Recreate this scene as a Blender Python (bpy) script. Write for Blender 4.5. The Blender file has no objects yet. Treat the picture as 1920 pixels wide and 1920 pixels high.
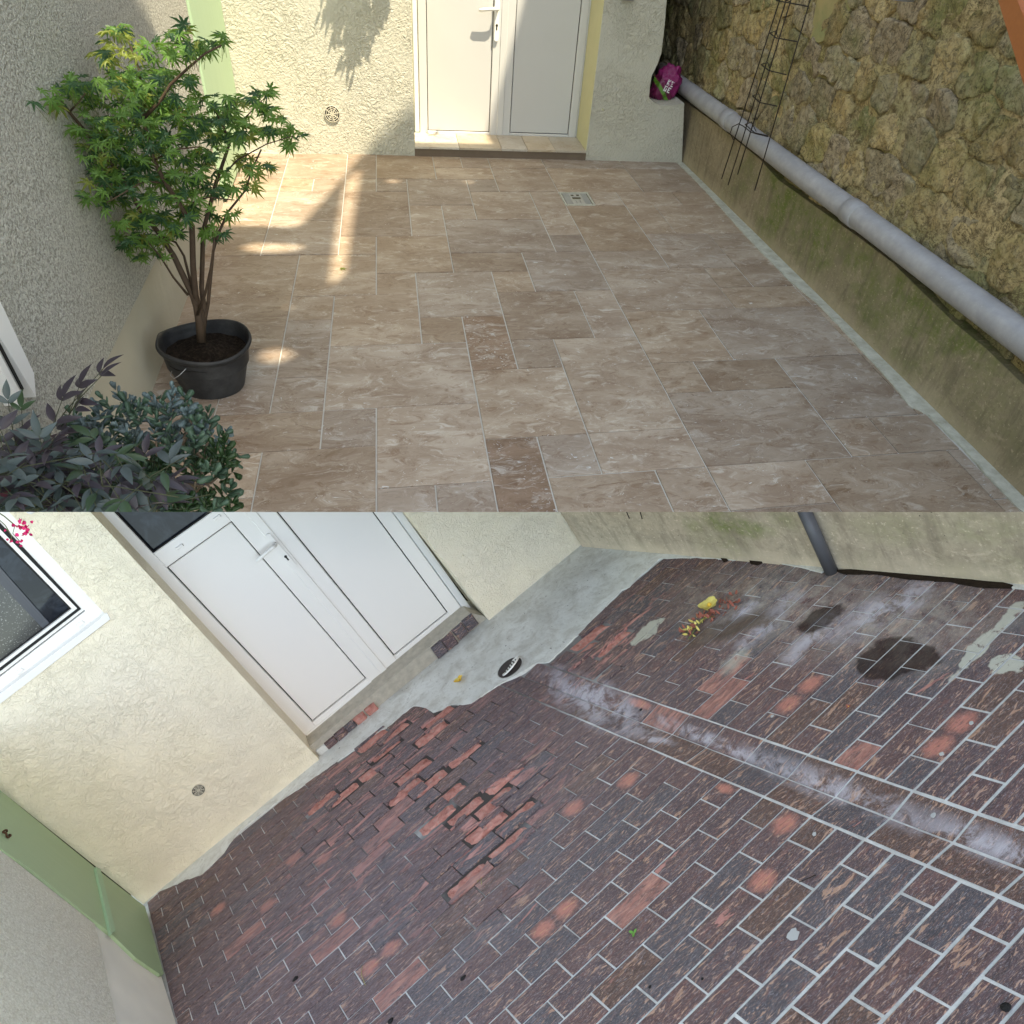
import bpy, bmesh, math, random
from mathutils import Vector, Matrix, noise
random.seed(7)
S = bpy.context.scene
COL = S.collection
# ---------------------------------------------------------------- camera / world / sun / exposure
F = 1360.0                      # focal length in pixels of the 1920 px photograph
HT = [[106.26014822,-45.05914088,705.56600408],[4.63425740,17.62014783,764.16267725],[0.01231663364,-0.06387854336,1.0]]
HB = [[100.504433,-2.44022378,1352.16678],[-51.7024961,-26.8300213,1460.6805],[0.0151919739,-0.0290326104,1.0]]
MU, LA = 3.4, 2.4
def kin(v): return Vector(((v[0]-960*v[2])/F, (960*v[2]-v[1])/F, -v[2]))
ET = [kin([HT[r][c] for r in range(3)])*MU for c in range(3)]
EB = [kin([HB[r][c] for r in range(3)])*LA for c in range(3)]
nT = ET[0].cross(ET[1]).normalized()
if nT.y < 0: nT = -nT
XW = ET[0].normalized(); YW = nT.cross(XW)
C0 = Vector((0, 0, -ET[2].dot(nT)))
def W(v): return Vector((v.dot(XW), v.dot(YW), v.dot(nT)))
cam = bpy.data.cameras.new('camera'); co = bpy.data.objects.new('camera', cam); COL.objects.link(co)
cx, cy, cz = W(Vector((1,0,0))), W(Vector((0,1,0))), W(Vector((0,0,1)))
co.matrix_world = Matrix(((cx.x,cy.x,cz.x,C0.x),(cx.y,cy.y,cz.y,C0.y),(cx.z,cy.z,cz.z,C0.z),(0,0,0,1)))
cam.sensor_fit = 'HORIZONTAL'; cam.sensor_width = 36; cam.lens = 36*F/1920
cam.clip_start = 0.02; cam.clip_end = 400
S.camera = co
SUN = Vector((.26, -.36, .93)).normalized()
elev = math.asin(SUN.z); azim = math.atan2(SUN.x, SUN.y)
wd = bpy.data.worlds.new('World'); S.world = wd; wd.use_nodes = True
nt = wd.node_tree; nt.nodes.clear()
sky = nt.nodes.new('ShaderNodeTexSky'); sky.sky_type = 'NISHITA'; sky.sun_disc = False
sky.sun_elevation = elev; sky.sun_rotation = azim; sky.dust_density = 1.2; sky.air_density = 1.0; sky.ozone_density = 1.0
bg = nt.nodes.new('ShaderNodeBackground'); bg.inputs[1].default_value = 0.15
out = nt.nodes.new('ShaderNodeOutputWorld')
nt.links.new(sky.outputs[0], bg.inputs[0]); nt.links.new(bg.outputs[0], out.inputs[0])
sl = bpy.data.lights.new('sun', 'SUN'); sl.energy = 2.25; sl.angle = math.radians(.45); sl.color = (1, .965, .92)
so = bpy.data.objects.new('sun', sl); COL.objects.link(so)
so.rotation_euler = SUN.to_track_quat('Z', 'Y').to_euler(); so.location = (0, 0, 20)
S.view_settings.view_transform = 'Standard'; S.view_settings.look = 'None'
S.view_settings.exposure = 2.1; S.view_settings.gamma = 1
S.view_settings.use_curve_mapping = False
S.view_settings.use_white_balance = True
S.view_settings.white_balance_temperature = 8700; S.view_settings.white_balance_tint = 4

# ---------------------------------------------------------------- geometry helpers
def ray(x, y): return W(Vector(((x-960)/F, (960-y)/F, -1)))
def FT(i, j): return C0 + W(ET[0]*i + ET[1]*j + ET[2])
def FB(c, r): return C0 + W(EB[0]*c + EB[1]*r + EB[2])
def proj(P):
    q = P - C0; z = -q.dot(cz)
    return (960 + F*q.dot(cx)/z, 960 - F*q.dot(cy)/z)
def floorhit(x, y, z=0.0):
    d = ray(x, y); return C0 + d*((z-C0.z)/d.z)
class Fr:
    def __init__(s, o, ax, up):
        s.o = o; s.ax = ax.normalized(); s.az = s.ax.cross(up).normalized(); s.ay = s.az.cross(s.ax)
        s.M = Matrix(((s.ax.x,s.ay.x,s.az.x,o.x),(s.ax.y,s.ay.y,s.az.y,o.y),(s.ax.z,s.ay.z,s.az.z,o.z),(0,0,0,1)))
    def hit(s, x, y, off=0.0):
        d = ray(x, y); o = s.o + s.az*off
        P = C0 + d*((o-C0).dot(s.az)/d.dot(s.az)); q = P - s.o
        return Vector((q.dot(s.ax), q.dot(s.ay)))
    def w(s, a, b, c=0.0): return s.o + s.ax*a + s.ay*b + s.az*c
    def loc(s, P): q = P - s.o; return Vector((q.dot(s.ax), q.dot(s.ay), q.dot(s.az)))
Zup = Vector((0,0,1))
fTF = Fr(Vector((0,0,0)), Vector((1,0,0)), Vector((0,1,0)))       # upper floor
fTB = Fr(floorhit(455,284), floorhit(1273,305)-floorhit(455,284), Zup)
fTL = Fr(floorhit(283,740), floorhit(455,284)-floorhit(283,740), Zup)
fTR = Fr(floorhit(1281,306), floorhit(1925,940)-floorhit(1281,306), Zup)
def bhit(x, y):
    n = W(EB[0]).cross(W(EB[1])); d = ray(x, y); o = FB(0,0)
    return C0 + d*((o-C0).dot(n)/d.dot(n))
VB = -ray(2430, 3400).normalized()
nB = W(EB[0]).cross(W(EB[1])).normalized()
if nB.z < 0: nB = -nB
ex = W(EB[0]).normalized()
fBF = Fr(FB(0,0), ex, nB.cross(ex)); 
fBB = Fr(bhit(272,1693), bhit(1090,1023)-bhit(272,1693), VB)
fBL = Fr(bhit(332,1920), bhit(272,1693)-bhit(332,1920), VB)
fBR = Fr(bhit(1092,1026), bhit(1905,1097)-bhit(1092,1026), VB)
for fr in (fBB, fBL, fBR, fTB, fTL, fTR):
    assert fr.az.dot(C0-fr.o) > 0
assert fBF.az.dot(nB) > .99

MW = {}                         # world matrix of everything made here
PART = []                       # (object, side) for the section cut at the end
def put(o, M, parent=None, side='T'):
    COL.objects.link(o); MW[o.name] = M
    if parent is not None:
        o.parent = parent; o.matrix_basis = MW[parent.name].inverted() @ M
    else: o.matrix_basis = M
    PART.append((o, side)); return o
def tag(o, label=None, cat=None, group=None, kind=None):
    for k, v in (('label',label),('category',cat),('group',group),('kind',kind)):
        if v: o[k] = v
    return o
def empty(name, M, side='T', **k):
    o = bpy.data.objects.new(name, None); o.empty_display_size = .05
    put(o, M, None, side); return tag(o, **k)
def mesh(name, V, Fc, mats, smooth=False, mi=None, uv=None):
    m = bpy.data.meshes.new(name); m.from_pydata([tuple(v) for v in V], [], Fc)
    if not isinstance(mats, (list, tuple)): mats = [mats]
    for x in mats: m.materials.append(x)
    if smooth: m.polygons.foreach_set('use_smooth', [True]*len(m.polygons))
    if mi: m.polygons.foreach_set('material_index', mi)
    if uv:
        L = m.uv_layers.new(name='UVMap')
        for l in m.loops: L.data[l.index].uv = uv[l.vertex_index]
    m.update(); return m
def obj(name, me, M, parent=None, side='T', **k):
    return tag(put(bpy.data.objects.new(name, me), M, parent, side), **k)
class MB:
    def __init__(s): s.V=[]; s.F=[]; s.mi=[]
    def add(s, V, Fc, mi=0):
        b=len(s.V); s.V += [Vector(v) for v in V]; s.F += [tuple(b+i for i in f) for f in Fc]; s.mi += [mi]*len(Fc)
    def box(s, x0,x1,y0,y1,z0,z1, mi=0, bev=0.0):
        if bev <= 0:
            V=[(x,y,z) for z in (z0,z1) for y in (y0,y1) for x in (x0,x1)]
            s.add(V,[(0,2,3,1),(4,5,7,6),(0,1,5,4),(2,6,7,3),(0,4,6,2),(1,3,7,5)],mi); return
        b=bev; V=[(x0,y0,z0),(x1,y0,z0),(x1,y1,z0),(x0,y1,z0),(x0,y0,z1-b),(x1,y0,z1-b),(x1,y1,z1-b),(x0,y1,z1-b),
                  (x0+b,y0+b,z1),(x1-b,y0+b,z1),(x1-b,y1-b,z1),(x0+b,y1-b,z1)]
        s.add(V,[(3,2,1,0),(0,1,5,4),(1,2,6,5),(2,3,7,6),(3,0,4,7),(4,5,9,8),(5,6,10,9),(6,7,11,10),(7,4,8,11),(8,9,10,11)],mi)
    def tube(s, pts, rad, n=8, mi=0, cap=True):
        pts=[Vector(p) for p in pts]; rad = rad if isinstance(rad,(list,tuple)) else [rad]*len(pts)
        b=len(s.V); up=None
        for k,p in enumerate(pts):
            t=(pts[min(k+1,len(pts)-1)]-pts[max(k-1,0)]).normalized()
            if up is None: up = Vector((0,0,1)) if abs(t.z)<.9 else Vector((1,0,0))
            u=(up-t*up.dot(t)).normalized(); v=t.cross(u); up=u
            for a in range(n):
                an=2*math.pi*a/n; s.V.append(p+(u*math.cos(an)+v*math.sin(an))*rad[k])
        for k in range(len(pts)-1):
            for a in range(n):
                c=b+k*n; s.F.append((c+a,c+(a+1)%n,c+n+(a+1)%n,c+n+a)); s.mi.append(mi)
        if cap:
            s.F.append(tuple(b+a for a in range(n))[::-1]); s.mi.append(mi)
            s.F.append(tuple(b+(len(pts)-1)*n+a for a in range(n))); s.mi.append(mi)
    def lathe(s, prof, n=32, mi=0, M=None):
        b=len(s.V)
        for r,z in prof:
            for a in range(n):
                an=2*math.pi*a/n; v=Vector((r*math.cos(an),r*math.sin(an),z)); s.V.append(M@v if M else v)
        for k in range(len(prof)-1):
            for a in range(n):
                c=b+k*n; s.F.append((c+a,c+(a+1)%n,c+n+(a+1)%n,c+n+a)); s.mi.append(mi)
    def go(s, name, mats, M, parent=None, smooth=False, side='T', **k):
        return obj(name, mesh(name,s.V,s.F,mats,smooth,s.mi), M, parent, side, **k)
def slab(name, loops, z0, z1, mat, M, parent=None, side='T', bev=0.0, **k):
    """a plate: first loop of each group is the outline, others holes (even-odd)"""
    bm = bmesh.new(); edges=[]; rings=[]
    for lp in loops:
        vs=[bm.verts.new((p[0],p[1],z1)) for p in lp]; rings.append(vs)
        edges += [bm.edges.new((vs[i],vs[(i+1)%len(vs)])) for i in range(len(vs))]
    bmesh.ops.triangle_fill(bm, use_beauty=True, use_dissolve=False, edges=edges, normal=(0,0,1))
    for f in bm.faces:
        if f.normal.z < 0: f.normal_flip()
    for vs in rings:
        lo=[bm.verts.new((v.co.x,v.co.y,z0)) for v in vs]; n=len(vs)
        for i in range(n):
            try: bm.faces.new((vs[i],vs[(i+1)%n],lo[(i+1)%n],lo[i]))
            except ValueError: pass
    bmesh.ops.recalc_face_normals(bm, faces=bm.faces)
    tz=[f for f in bm.faces if len(f.verts)==3 and abs(f.normal.z)>.5]
    if tz and tz[0].normal.z<0:
        bmesh.ops.reverse_faces(bm, faces=bm.faces)
    me=bpy.data.meshes.new(name); bm.to_mesh(me); bm.free(); me.materials.append(mat)
    return obj(name, me, M, parent, side, **k)
def poly(name, fr, px, z0, z1, mat, parent=None, side='T', rag=0, holes=(), **k):
    """a plate whose front outline was read off the photograph, standing on frame fr from z0 to z1"""
    def cv(pp):
        q=[fr.hit(x,y,z1) for x,y in pp]
        if not rag: return q
        r=[]
        for i in range(len(q)):
            a,b=q[i],q[(i+1)%len(q)]; n=max(1,int((b-a).length/ .04))
            for t in range(n):
                p=a.lerp(b,t/n); r.append(p+Vector((random.uniform(-rag,rag),random.uniform(-rag,rag))))
        return r
    return slab(name,[cv(px)]+[cv(h) for h in holes],z0,z1,mat,fr.M,parent,side,**k)

# ---------------------------------------------------------------- material helpers
class NM:
    def __init__(s, name, rough=.6, spec=.3):
        s.m=bpy.data.materials.new(name); s.m.use_nodes=True; s.t=s.m.node_tree; s.b=s.t.nodes['Principled BSDF']
        s.b.inputs['Roughness'].default_value=rough; s.b.inputs['Specular IOR Level'].default_value=spec
        s.tc=s.t.nodes.new('ShaderNodeTexCoord'); s.P=s.tc.outputs['Object']
        s._h=None
    def n(s, ty, **k):
        x=s.t.nodes.new(ty)
        for a,b in k.items(): setattr(x,a,b)
        return x
    def L(s, a, b):
        if isinstance(a,(int,float)): b.default_value=a
        elif isinstance(a,tuple): b.default_value=(a+(1,))[:4] if b.type=='RGBA' else a
        else: s.t.links.new(a,b)
    def map(s, sc=(1,1,1), loc=(0,0,0), rot=(0,0,0), src=None):
        x=s.n('ShaderNodeMapping'); s.L(src or s.P,x.inputs[0])
        x.inputs['Scale'].default_value=sc; x.inputs['Location'].default_value=loc; x.inputs['Rotation'].default_value=rot
        return x.outputs[0]
    def rnd(s):
        if not hasattr(s,'_r'):
            at=s.n('ShaderNodeAttribute',attribute_name='piece'); s._r=s.math('FRACT',s.addm(s.n('ShaderNodeObjectInfo').outputs['Random'],at.outputs['Fac']))
        return s._r
    def shift(s, amt=30, src=None):
        r=s.mul(s.rnd(),amt); c=s.n('ShaderNodeCombineXYZ'); s.L(r,c.inputs[0]); s.L(s.mul(r,1.7),c.inputs[1]); s.L(s.mul(r,.6),c.inputs[2])
        v=s.n('ShaderNodeVectorMath',operation='ADD'); s.L(src or s.P,v.inputs[0]); s.L(c.outputs[0],v.inputs[1]); return v.outputs[0]
    def warp(s, src, scale, amt):
        x=s.n('ShaderNodeTexNoise'); s.L(src,x.inputs['Vector']); x.inputs['Scale'].default_value=scale; x.inputs['Detail'].default_value=2
        a=s.n('ShaderNodeVectorMath',operation='SUBTRACT'); s.L(x.outputs['Color'],a.inputs[0]); a.inputs[1].default_value=(.5,.5,.5)
        b=s.n('ShaderNodeVectorMath',operation='SCALE'); s.L(a.outputs[0],b.inputs[0]); b.inputs['Scale'].default_value=amt
        c=s.n('ShaderNodeVectorMath',operation='ADD'); s.L(src,c.inputs[0]); s.L(b.outputs[0],c.inputs[1]); return c.outputs[0]
    def noise(s, sc, det=4, ro=.55, dist=0, src=None):
        x=s.n('ShaderNodeTexNoise'); s.L(src or s.P,x.inputs['Vector'])
        for a,b in (('Scale',sc),('Detail',det),('Roughness',ro),('Distortion',dist)): x.inputs[a].default_value=b
        return x.outputs['Fac']
    def vor(s, sc, feat='F1', src=None, rand=1, smooth=None, out='Distance'):
        x=s.n('ShaderNodeTexVoronoi',feature=feat); s.L(src or s.P,x.inputs['Vector']); x.inputs['Scale'].default_value=sc
        x.inputs['Randomness'].default_value=rand
        if smooth is not None: x.inputs['Smoothness'].default_value=smooth
        return x.outputs[out]
    def ramp(s, fac, *st, interp='LINEAR'):
        x=s.n('ShaderNodeValToRGB'); s.L(fac,x.inputs[0]); cr=x.color_ramp; cr.interpolation=interp
        while len(cr.elements)<len(st): cr.elements.new(1)
        for e,(p,c) in zip(cr.elements,st):
            e.position=p; e.color=(c,c,c,1) if isinstance(c,(int,float)) else (c+(1,))[:4]
        return x.outputs[0]
    def step(s, fac, a, b): 
        x=s.n('ShaderNodeMapRange'); s.L(fac,x.inputs[0]); x.inputs[1].default_value=a; x.inputs[2].default_value=b; x.clamp=True
        return x.outputs[0]
    def math(s, op, a, b=0.0):
        x=s.n('ShaderNodeMath',operation=op); s.L(a,x.inputs[0]); s.L(b,x.inputs[1]); return x.outputs[0]
    def mul(s,a,b): return s.math('MULTIPLY',a,b)
    def addm(s,a,b): return s.math('ADD',a,b)
    def mix(s, f, a, b, mode='MIX'):
        x=s.n('ShaderNodeMix',data_type='RGBA',blend_type=mode); s.L(f,x.inputs[0]); s.L(a,x.inputs[6]); s.L(b,x.inputs[7]); return x.outputs[2]
    def col(s, c): s.L(c,s.b.inputs['Base Color'])
    def rough(s, r): s.L(r,s.b.inputs['Roughness'])
    def bump(s, h, dist=.003, st=1.0):
        x=s.n('ShaderNodeBump'); x.inputs['Strength'].default_value=st; x.inputs['Distance'].default_value=dist
        s.L(h,x.inputs['Height'])
        if s._h: s.L(s._h,x.inputs['Normal'])
        s._h=x.outputs[0]; s.L(s._h,s.b.inputs['Normal'])
    def ell(s, cx_, cy_, rx, ry, rot=0.0, wob=.25, wsc=14, src=None, soft=.15):
        """mask of one stain with a shape of its own, in the local metres of the surface"""
        m=s.map(sc=(1,1,1),loc=(-cx_,-cy_,0),src=src)
        r=s.n('ShaderNodeVectorRotate',rotation_type='Z_AXIS'); s.L(m,r.inputs[0]); r.inputs['Angle'].default_value=rot
        q=s.map(sc=(1/rx,1/ry,0),src=r.outputs[0])
        l=s.n('ShaderNodeVectorMath',operation='LENGTH'); s.L(q,l.inputs[0])
        d=s.addm(l.outputs['Value'],s.mul(s.addm(s.noise(wsc,3),-.5),wob*4))
        return s.step(d,1+soft,1-soft)
    def omax(s,*a):
        r=a[0]
        for b in a[1:]: r=s.math('MAXIMUM',r,b)
        return r
def simple(name, c, rough=.5, spec=.4, metal=0, var=0.0, sc=8, bump=0):
    q=NM(name,rough,spec); q.b.inputs['Metallic'].default_value=metal
    if var:
        k=q.noise(sc,5,.6); q.col(q.mix(k,tuple(x*(1-var) for x in c),tuple(min(1,x*(1+var)) for x in c)))
    else: q.col(c)
    if bump: q.bump(q.noise(sc*8,4),bump)
    return q.m

def stucco(name, base, warm, relief=.005, scale=1.0, mold=False):
    q=NM(name,.9,.15); P=q.P
    big=q.noise(1.6,3); w=q.warp(P,9*scale,.10); w=q.warp(w,40*scale,.02)
    worm=q.vor(46*scale,'SMOOTH_F1',src=w,smooth=.4); fine=q.noise(110*scale,4,.6,.6,src=w)
    ridge=q.math('ABSOLUTE',q.addm(q.noise(38*scale,3,.5,1.2,src=w),-.5))
    msk=q.step(q.noise(3.2*scale,3,.6),.33,.6)
    h=q.addm(q.mul(q.addm(q.mul(ridge,-2.2),q.mul(worm,.8)),q.addm(q.mul(msk,.45 if mold else .8),.55 if mold else .35)),q.mul(fine,.30))
    q.bump(q.noise(5,3),.004 if mold else .010,.6); q.bump(h,relief,1)
    c=q.mix(q.step(big,.3,.7),base,warm); c=q.mix(q.mul(q.step(q.noise(14,5,.7),.5,.8),.15),c,tuple(x*.8 for x in base))
    pz=q.n('ShaderNodeSeparateXYZ'); q.L(P,pz.inputs[0])
    low=q.mul(q.step(q.addm(pz.outputs[1],q.mul(q.noise(8,4),.12)),.16,.04),.35)
    c=q.mix(low,c,tuple(x*.88 for x in base)); q.col(c); return q.m
def pebble(name, base, dark, relief=.006, sc=1.0):
    q=NM(name,.95,.12); w=q.warp(q.P,70*sc,.010)
    v=q.vor(120*sc,'F1',src=w); f=q.noise(210*sc,3,.6); b=q.noise(75*sc,4,.65,.8,src=w)
    h=q.addm(q.addm(q.mul(q.step(v,.75,.05),.6),q.mul(b,1.5)),q.mul(f,.5))
    q.bump(q.noise(6,3),.012,.5); q.bump(h,relief,1)
    low=q.step(q.addm(b,q.mul(v,-.25)),.46,.24); c=q.mix(q.mul(low,.9),base,dark)
    c=q.mix(q.mul(q.step(f,.55,.72),.35),c,tuple(min(1,x*1.25) for x in base)); c=q.mix(q.mul(q.step(q.noise(1.6,4,.6),.35,.7),.3),c,tuple(x*.8 for x in base))
    q.col(c); return q.m
def travertine(name, c0, c1, c2, fleck=.25, seed=0):
    q=NM(name,.5,.35); P=q.shift(40+seed)
    st=q.map(sc=(1,1.9,1),rot=(0,0,.2),src=P); w=q.warp(st,4,.35); w=q.warp(w,16,.06)
    a=q.noise(2.6,5,.62,.3,src=w); b=q.noise(11,7,.72,.5,src=w); v=q.noise(6.5,9,.72,1.2,src=w); d=q.noise(38,5,.75,.5,src=w)
    c=q.ramp(a,(.30,c0),(.5,c1),(.66,c2))
    c=q.mix(q.mul(q.step(b,.52,.64),.75),c,tuple(x*y for x,y in zip(c0,(.82,.72,.62))))
    c=q.mix(q.mul(q.step(v,.53,.60),.42),c,(.47,.43,.385)); c=q.mix(q.mul(q.step(v,.60,.66),.35),c,(.56,.54,.51))
    c=q.mix(q.mul(q.step(d,.56,.66),.45),c,tuple(x*.62 for x in c1)); c=q.mix(q.mul(q.step(d,.42,.34),.35),c,(.50,.46,.41))
    pit=q.mul(q.step(q.noise(46,3,.6,.9,src=w),.66-.05*fleck,.69-.05*fleck),q.step(q.noise(4,3,src=P),.47,.56)); c=q.mix(q.mul(pit,.9),c,(.56,.57,.57))
    dk=q.step(q.noise(75,2,.5,src=st),.74,.76); c=q.mix(q.mul(dk,.8),c,(.05,.035,.025))
    r=q.rnd(); c=q.mix(1.0,c,q.ramp(r,(0,(.84,.78,.72)),(.2,(1.14,1.13,1.12)),(.4,(.90,.91,.94)),(.55,(1.0,.93,.84)),(.7,(1.16,1.12,1.06)),(.85,(.98,1.0,1.04)),(1,(.88,.83,.80))),'MULTIPLY')
    q.col(c); q.rough(q.step(b,1.2,-.1)); q.bump(q.addm(q.mul(b,.5),q.addm(q.mul(pit,-1),q.mul(dk,-1))),.0014,.8); return q.m
m_trav=travertine('travertine',(.225,.162,.120),(.305,.243,.192),(.385,.325,.270))
m_trav_b=travertine('travertine_brown',(.18,.115,.075),(.235,.158,.108),(.29,.205,.15),1.0,5)
m_sill=travertine('cream_travertine',(.40,.34,.27),(.48,.43,.36),(.55,.51,.45),.2,9)
m_grout=simple('grout',(.50,.49,.46),.9,.1,var=.15,sc=30,bump=.001)
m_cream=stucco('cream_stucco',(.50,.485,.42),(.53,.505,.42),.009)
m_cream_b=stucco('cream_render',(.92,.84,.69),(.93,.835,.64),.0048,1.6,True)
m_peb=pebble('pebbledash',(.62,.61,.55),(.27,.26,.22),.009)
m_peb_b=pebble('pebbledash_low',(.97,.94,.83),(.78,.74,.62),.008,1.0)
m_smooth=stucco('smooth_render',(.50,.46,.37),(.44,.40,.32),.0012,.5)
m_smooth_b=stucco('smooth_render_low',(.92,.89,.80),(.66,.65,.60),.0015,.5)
m_yel=simple('yellow_reveal',(.62,.58,.37),.8,.2,var=.05,sc=10,bump=.002)
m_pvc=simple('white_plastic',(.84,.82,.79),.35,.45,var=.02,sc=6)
m_pvc_t=simple('white_plastic_shaded',(.56,.555,.55),.35,.45,var=.02,sc=6)  # same white plastic, darkened in colour to stand for the upper shade
m_pvcg=simple('white_frame_shade',(.74,.74,.73),.4,.4)  # slightly greyer white for frames and casing
m_panel_t=NM('white_panel_shaded',.5,.4); m_panel_t.col(m_panel_t.mix(m_panel_t.noise(2,4),(.50,.495,.49),(.55,.545,.54))); m_panel_t=m_panel_t.m  # door panel white with the upper yard's shade put into its colour
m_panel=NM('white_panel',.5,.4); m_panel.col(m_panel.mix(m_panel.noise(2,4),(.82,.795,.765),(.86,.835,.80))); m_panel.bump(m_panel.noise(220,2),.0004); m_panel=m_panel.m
m_gap=simple('black_rubber',(.02,.02,.02),.7,.2)
m_alu=simple('aluminium_sill',(.45,.45,.44),.4,.5,.3,var=.1)
q=NM('window_glass',.04,.28); q.col(q.mix(q.step(q.noise(7,5,.6,2),.45,.7),(.010,.013,.02),(.035,.045,.06)))
m_glass=q.m
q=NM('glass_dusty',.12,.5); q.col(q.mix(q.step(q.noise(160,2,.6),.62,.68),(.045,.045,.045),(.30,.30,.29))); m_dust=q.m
q=NM('pale_green_paint',.5,.35); g=q.map(sc=(40,1.2,1)); q.col(q.mix(q.noise(2,5,src=g),(.33,.47,.30),(.40,.54,.36))); q.bump(q.noise(2,5,src=g),.002); m_green=q.m
q=NM('sage_green_paint',.5,.35); g=q.map(sc=(40,1.2,1)); q.col(q.mix(q.noise(2,5,src=g),(.34,.47,.28),(.40,.53,.33))); q.bump(q.noise(2,5,src=g),.002)
m_green_b=q.m
m_green_l=simple('mint_green_paint',(.36,.55,.36),.5,.3)
q=NM('grey_pipe',.42,.4); q.col(q.mix(q.step(q.noise(9,5,.7),.4,.75),(.235,.235,.25),(.30,.30,.31))); k=q.step(q.noise(90,2),.74,.76)
q.col(q.mix(k,q.mix(q.step(q.noise(9,5,.7),.4,.75),(.29,.285,.30),(.40,.39,.40)),(.55,.55,.55))); m_pipe=q.m
m_pipe_d=simple('dark_grey_pipe',(.085,.088,.10),.45,.4,var=.15)
m_wire=simple('rusty_black_wire',(.022,.016,.014),.7,.3)
m_metal=simple('galvanised_metal',(.42,.43,.45),.35,.5,.6,var=.1)
q=NM('orange_timber',.45,.4); g=q.map(sc=(1,1,14)); q.col(q.mix(q.noise(5,6,.6,1,src=q.map(sc=(14,14,1))),(.42,.13,.035),(.30,.085,.025))); m_wood=q.m
def concrete_moss(name, tan, tan2, grn, spots):
    q=NM(name,.9,.15); a=q.noise(2.6,5,.65,.6); b=q.noise(14,6,.7)
    c=q.mix(q.step(a,.35,.7),tan,tan2); c=q.mix(q.mul(q.step(b,.42,.72),.5),c,tuple(x*.62 for x in tan))
    gm=q.mul(q.step(q.noise(1.5,4,.6,.5),.50,.68),.6)
    for (x,y,rx,ry,s) in spots: gm=q.math('MAXIMUM',gm,q.mul(q.ell(x,y,rx,ry,0,.5,6,soft=.5),s))
    gm=q.mul(gm,q.step(q.noise(9,6,.8,.4),.30,.58)); g=q.mix(q.step(q.noise(11,6,.75),.3,.7),grn,tuple(x*.7+.03 for x in grn)); c=q.mix(gm,c,g)
    sp=q.n('ShaderNodeSeparateXYZ'); q.L(q.P,sp.inputs[0])
    c=q.mix(q.mul(q.step(q.noise(34,6,.78),.50,.66),.55),c,tuple(x*.45 for x in tan)); c=q.mix(q.mul(q.step(q.noise(50,5,.7),.58,.66),.45),c,tuple(min(1,x*1.7) for x in tan))
    sk=q.noise(7,5,.7,.4,src=q.map(sc=(2.2,.35,1))); c=q.mix(q.mul(q.step(sk,.50,.66),.55),c,tuple(x*.5 for x in tan2)); bl=q.noise(4.5,6,.75,.6); c=q.mix(q.mul(q.step(bl,.56,.66),.5),c,tuple(x*.55 for x in tan)); c=q.mix(q.mul(q.step(bl,.42,.34),.4),c,tuple(min(1,x*1.35) for x in tan))
    lo=q.step(q.addm(sp.outputs[1],q.mul(q.addm(q.noise(5,5),-.5),.16)),.10,.02); c=q.mix(q.mul(lo,.45),c,tuple(min(1,x*1.35) for x in tan))
    pit=q.step(q.noise(70,2,.5),.735,.755); c=q.mix(pit,c,(.03,.025,.02))
    q.col(c); q.bump(q.addm(q.mul(a,1.5),q.mul(b,.6)),.006,.8); q.bump(q.noise(150,3),.0012,.6); return q
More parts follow.
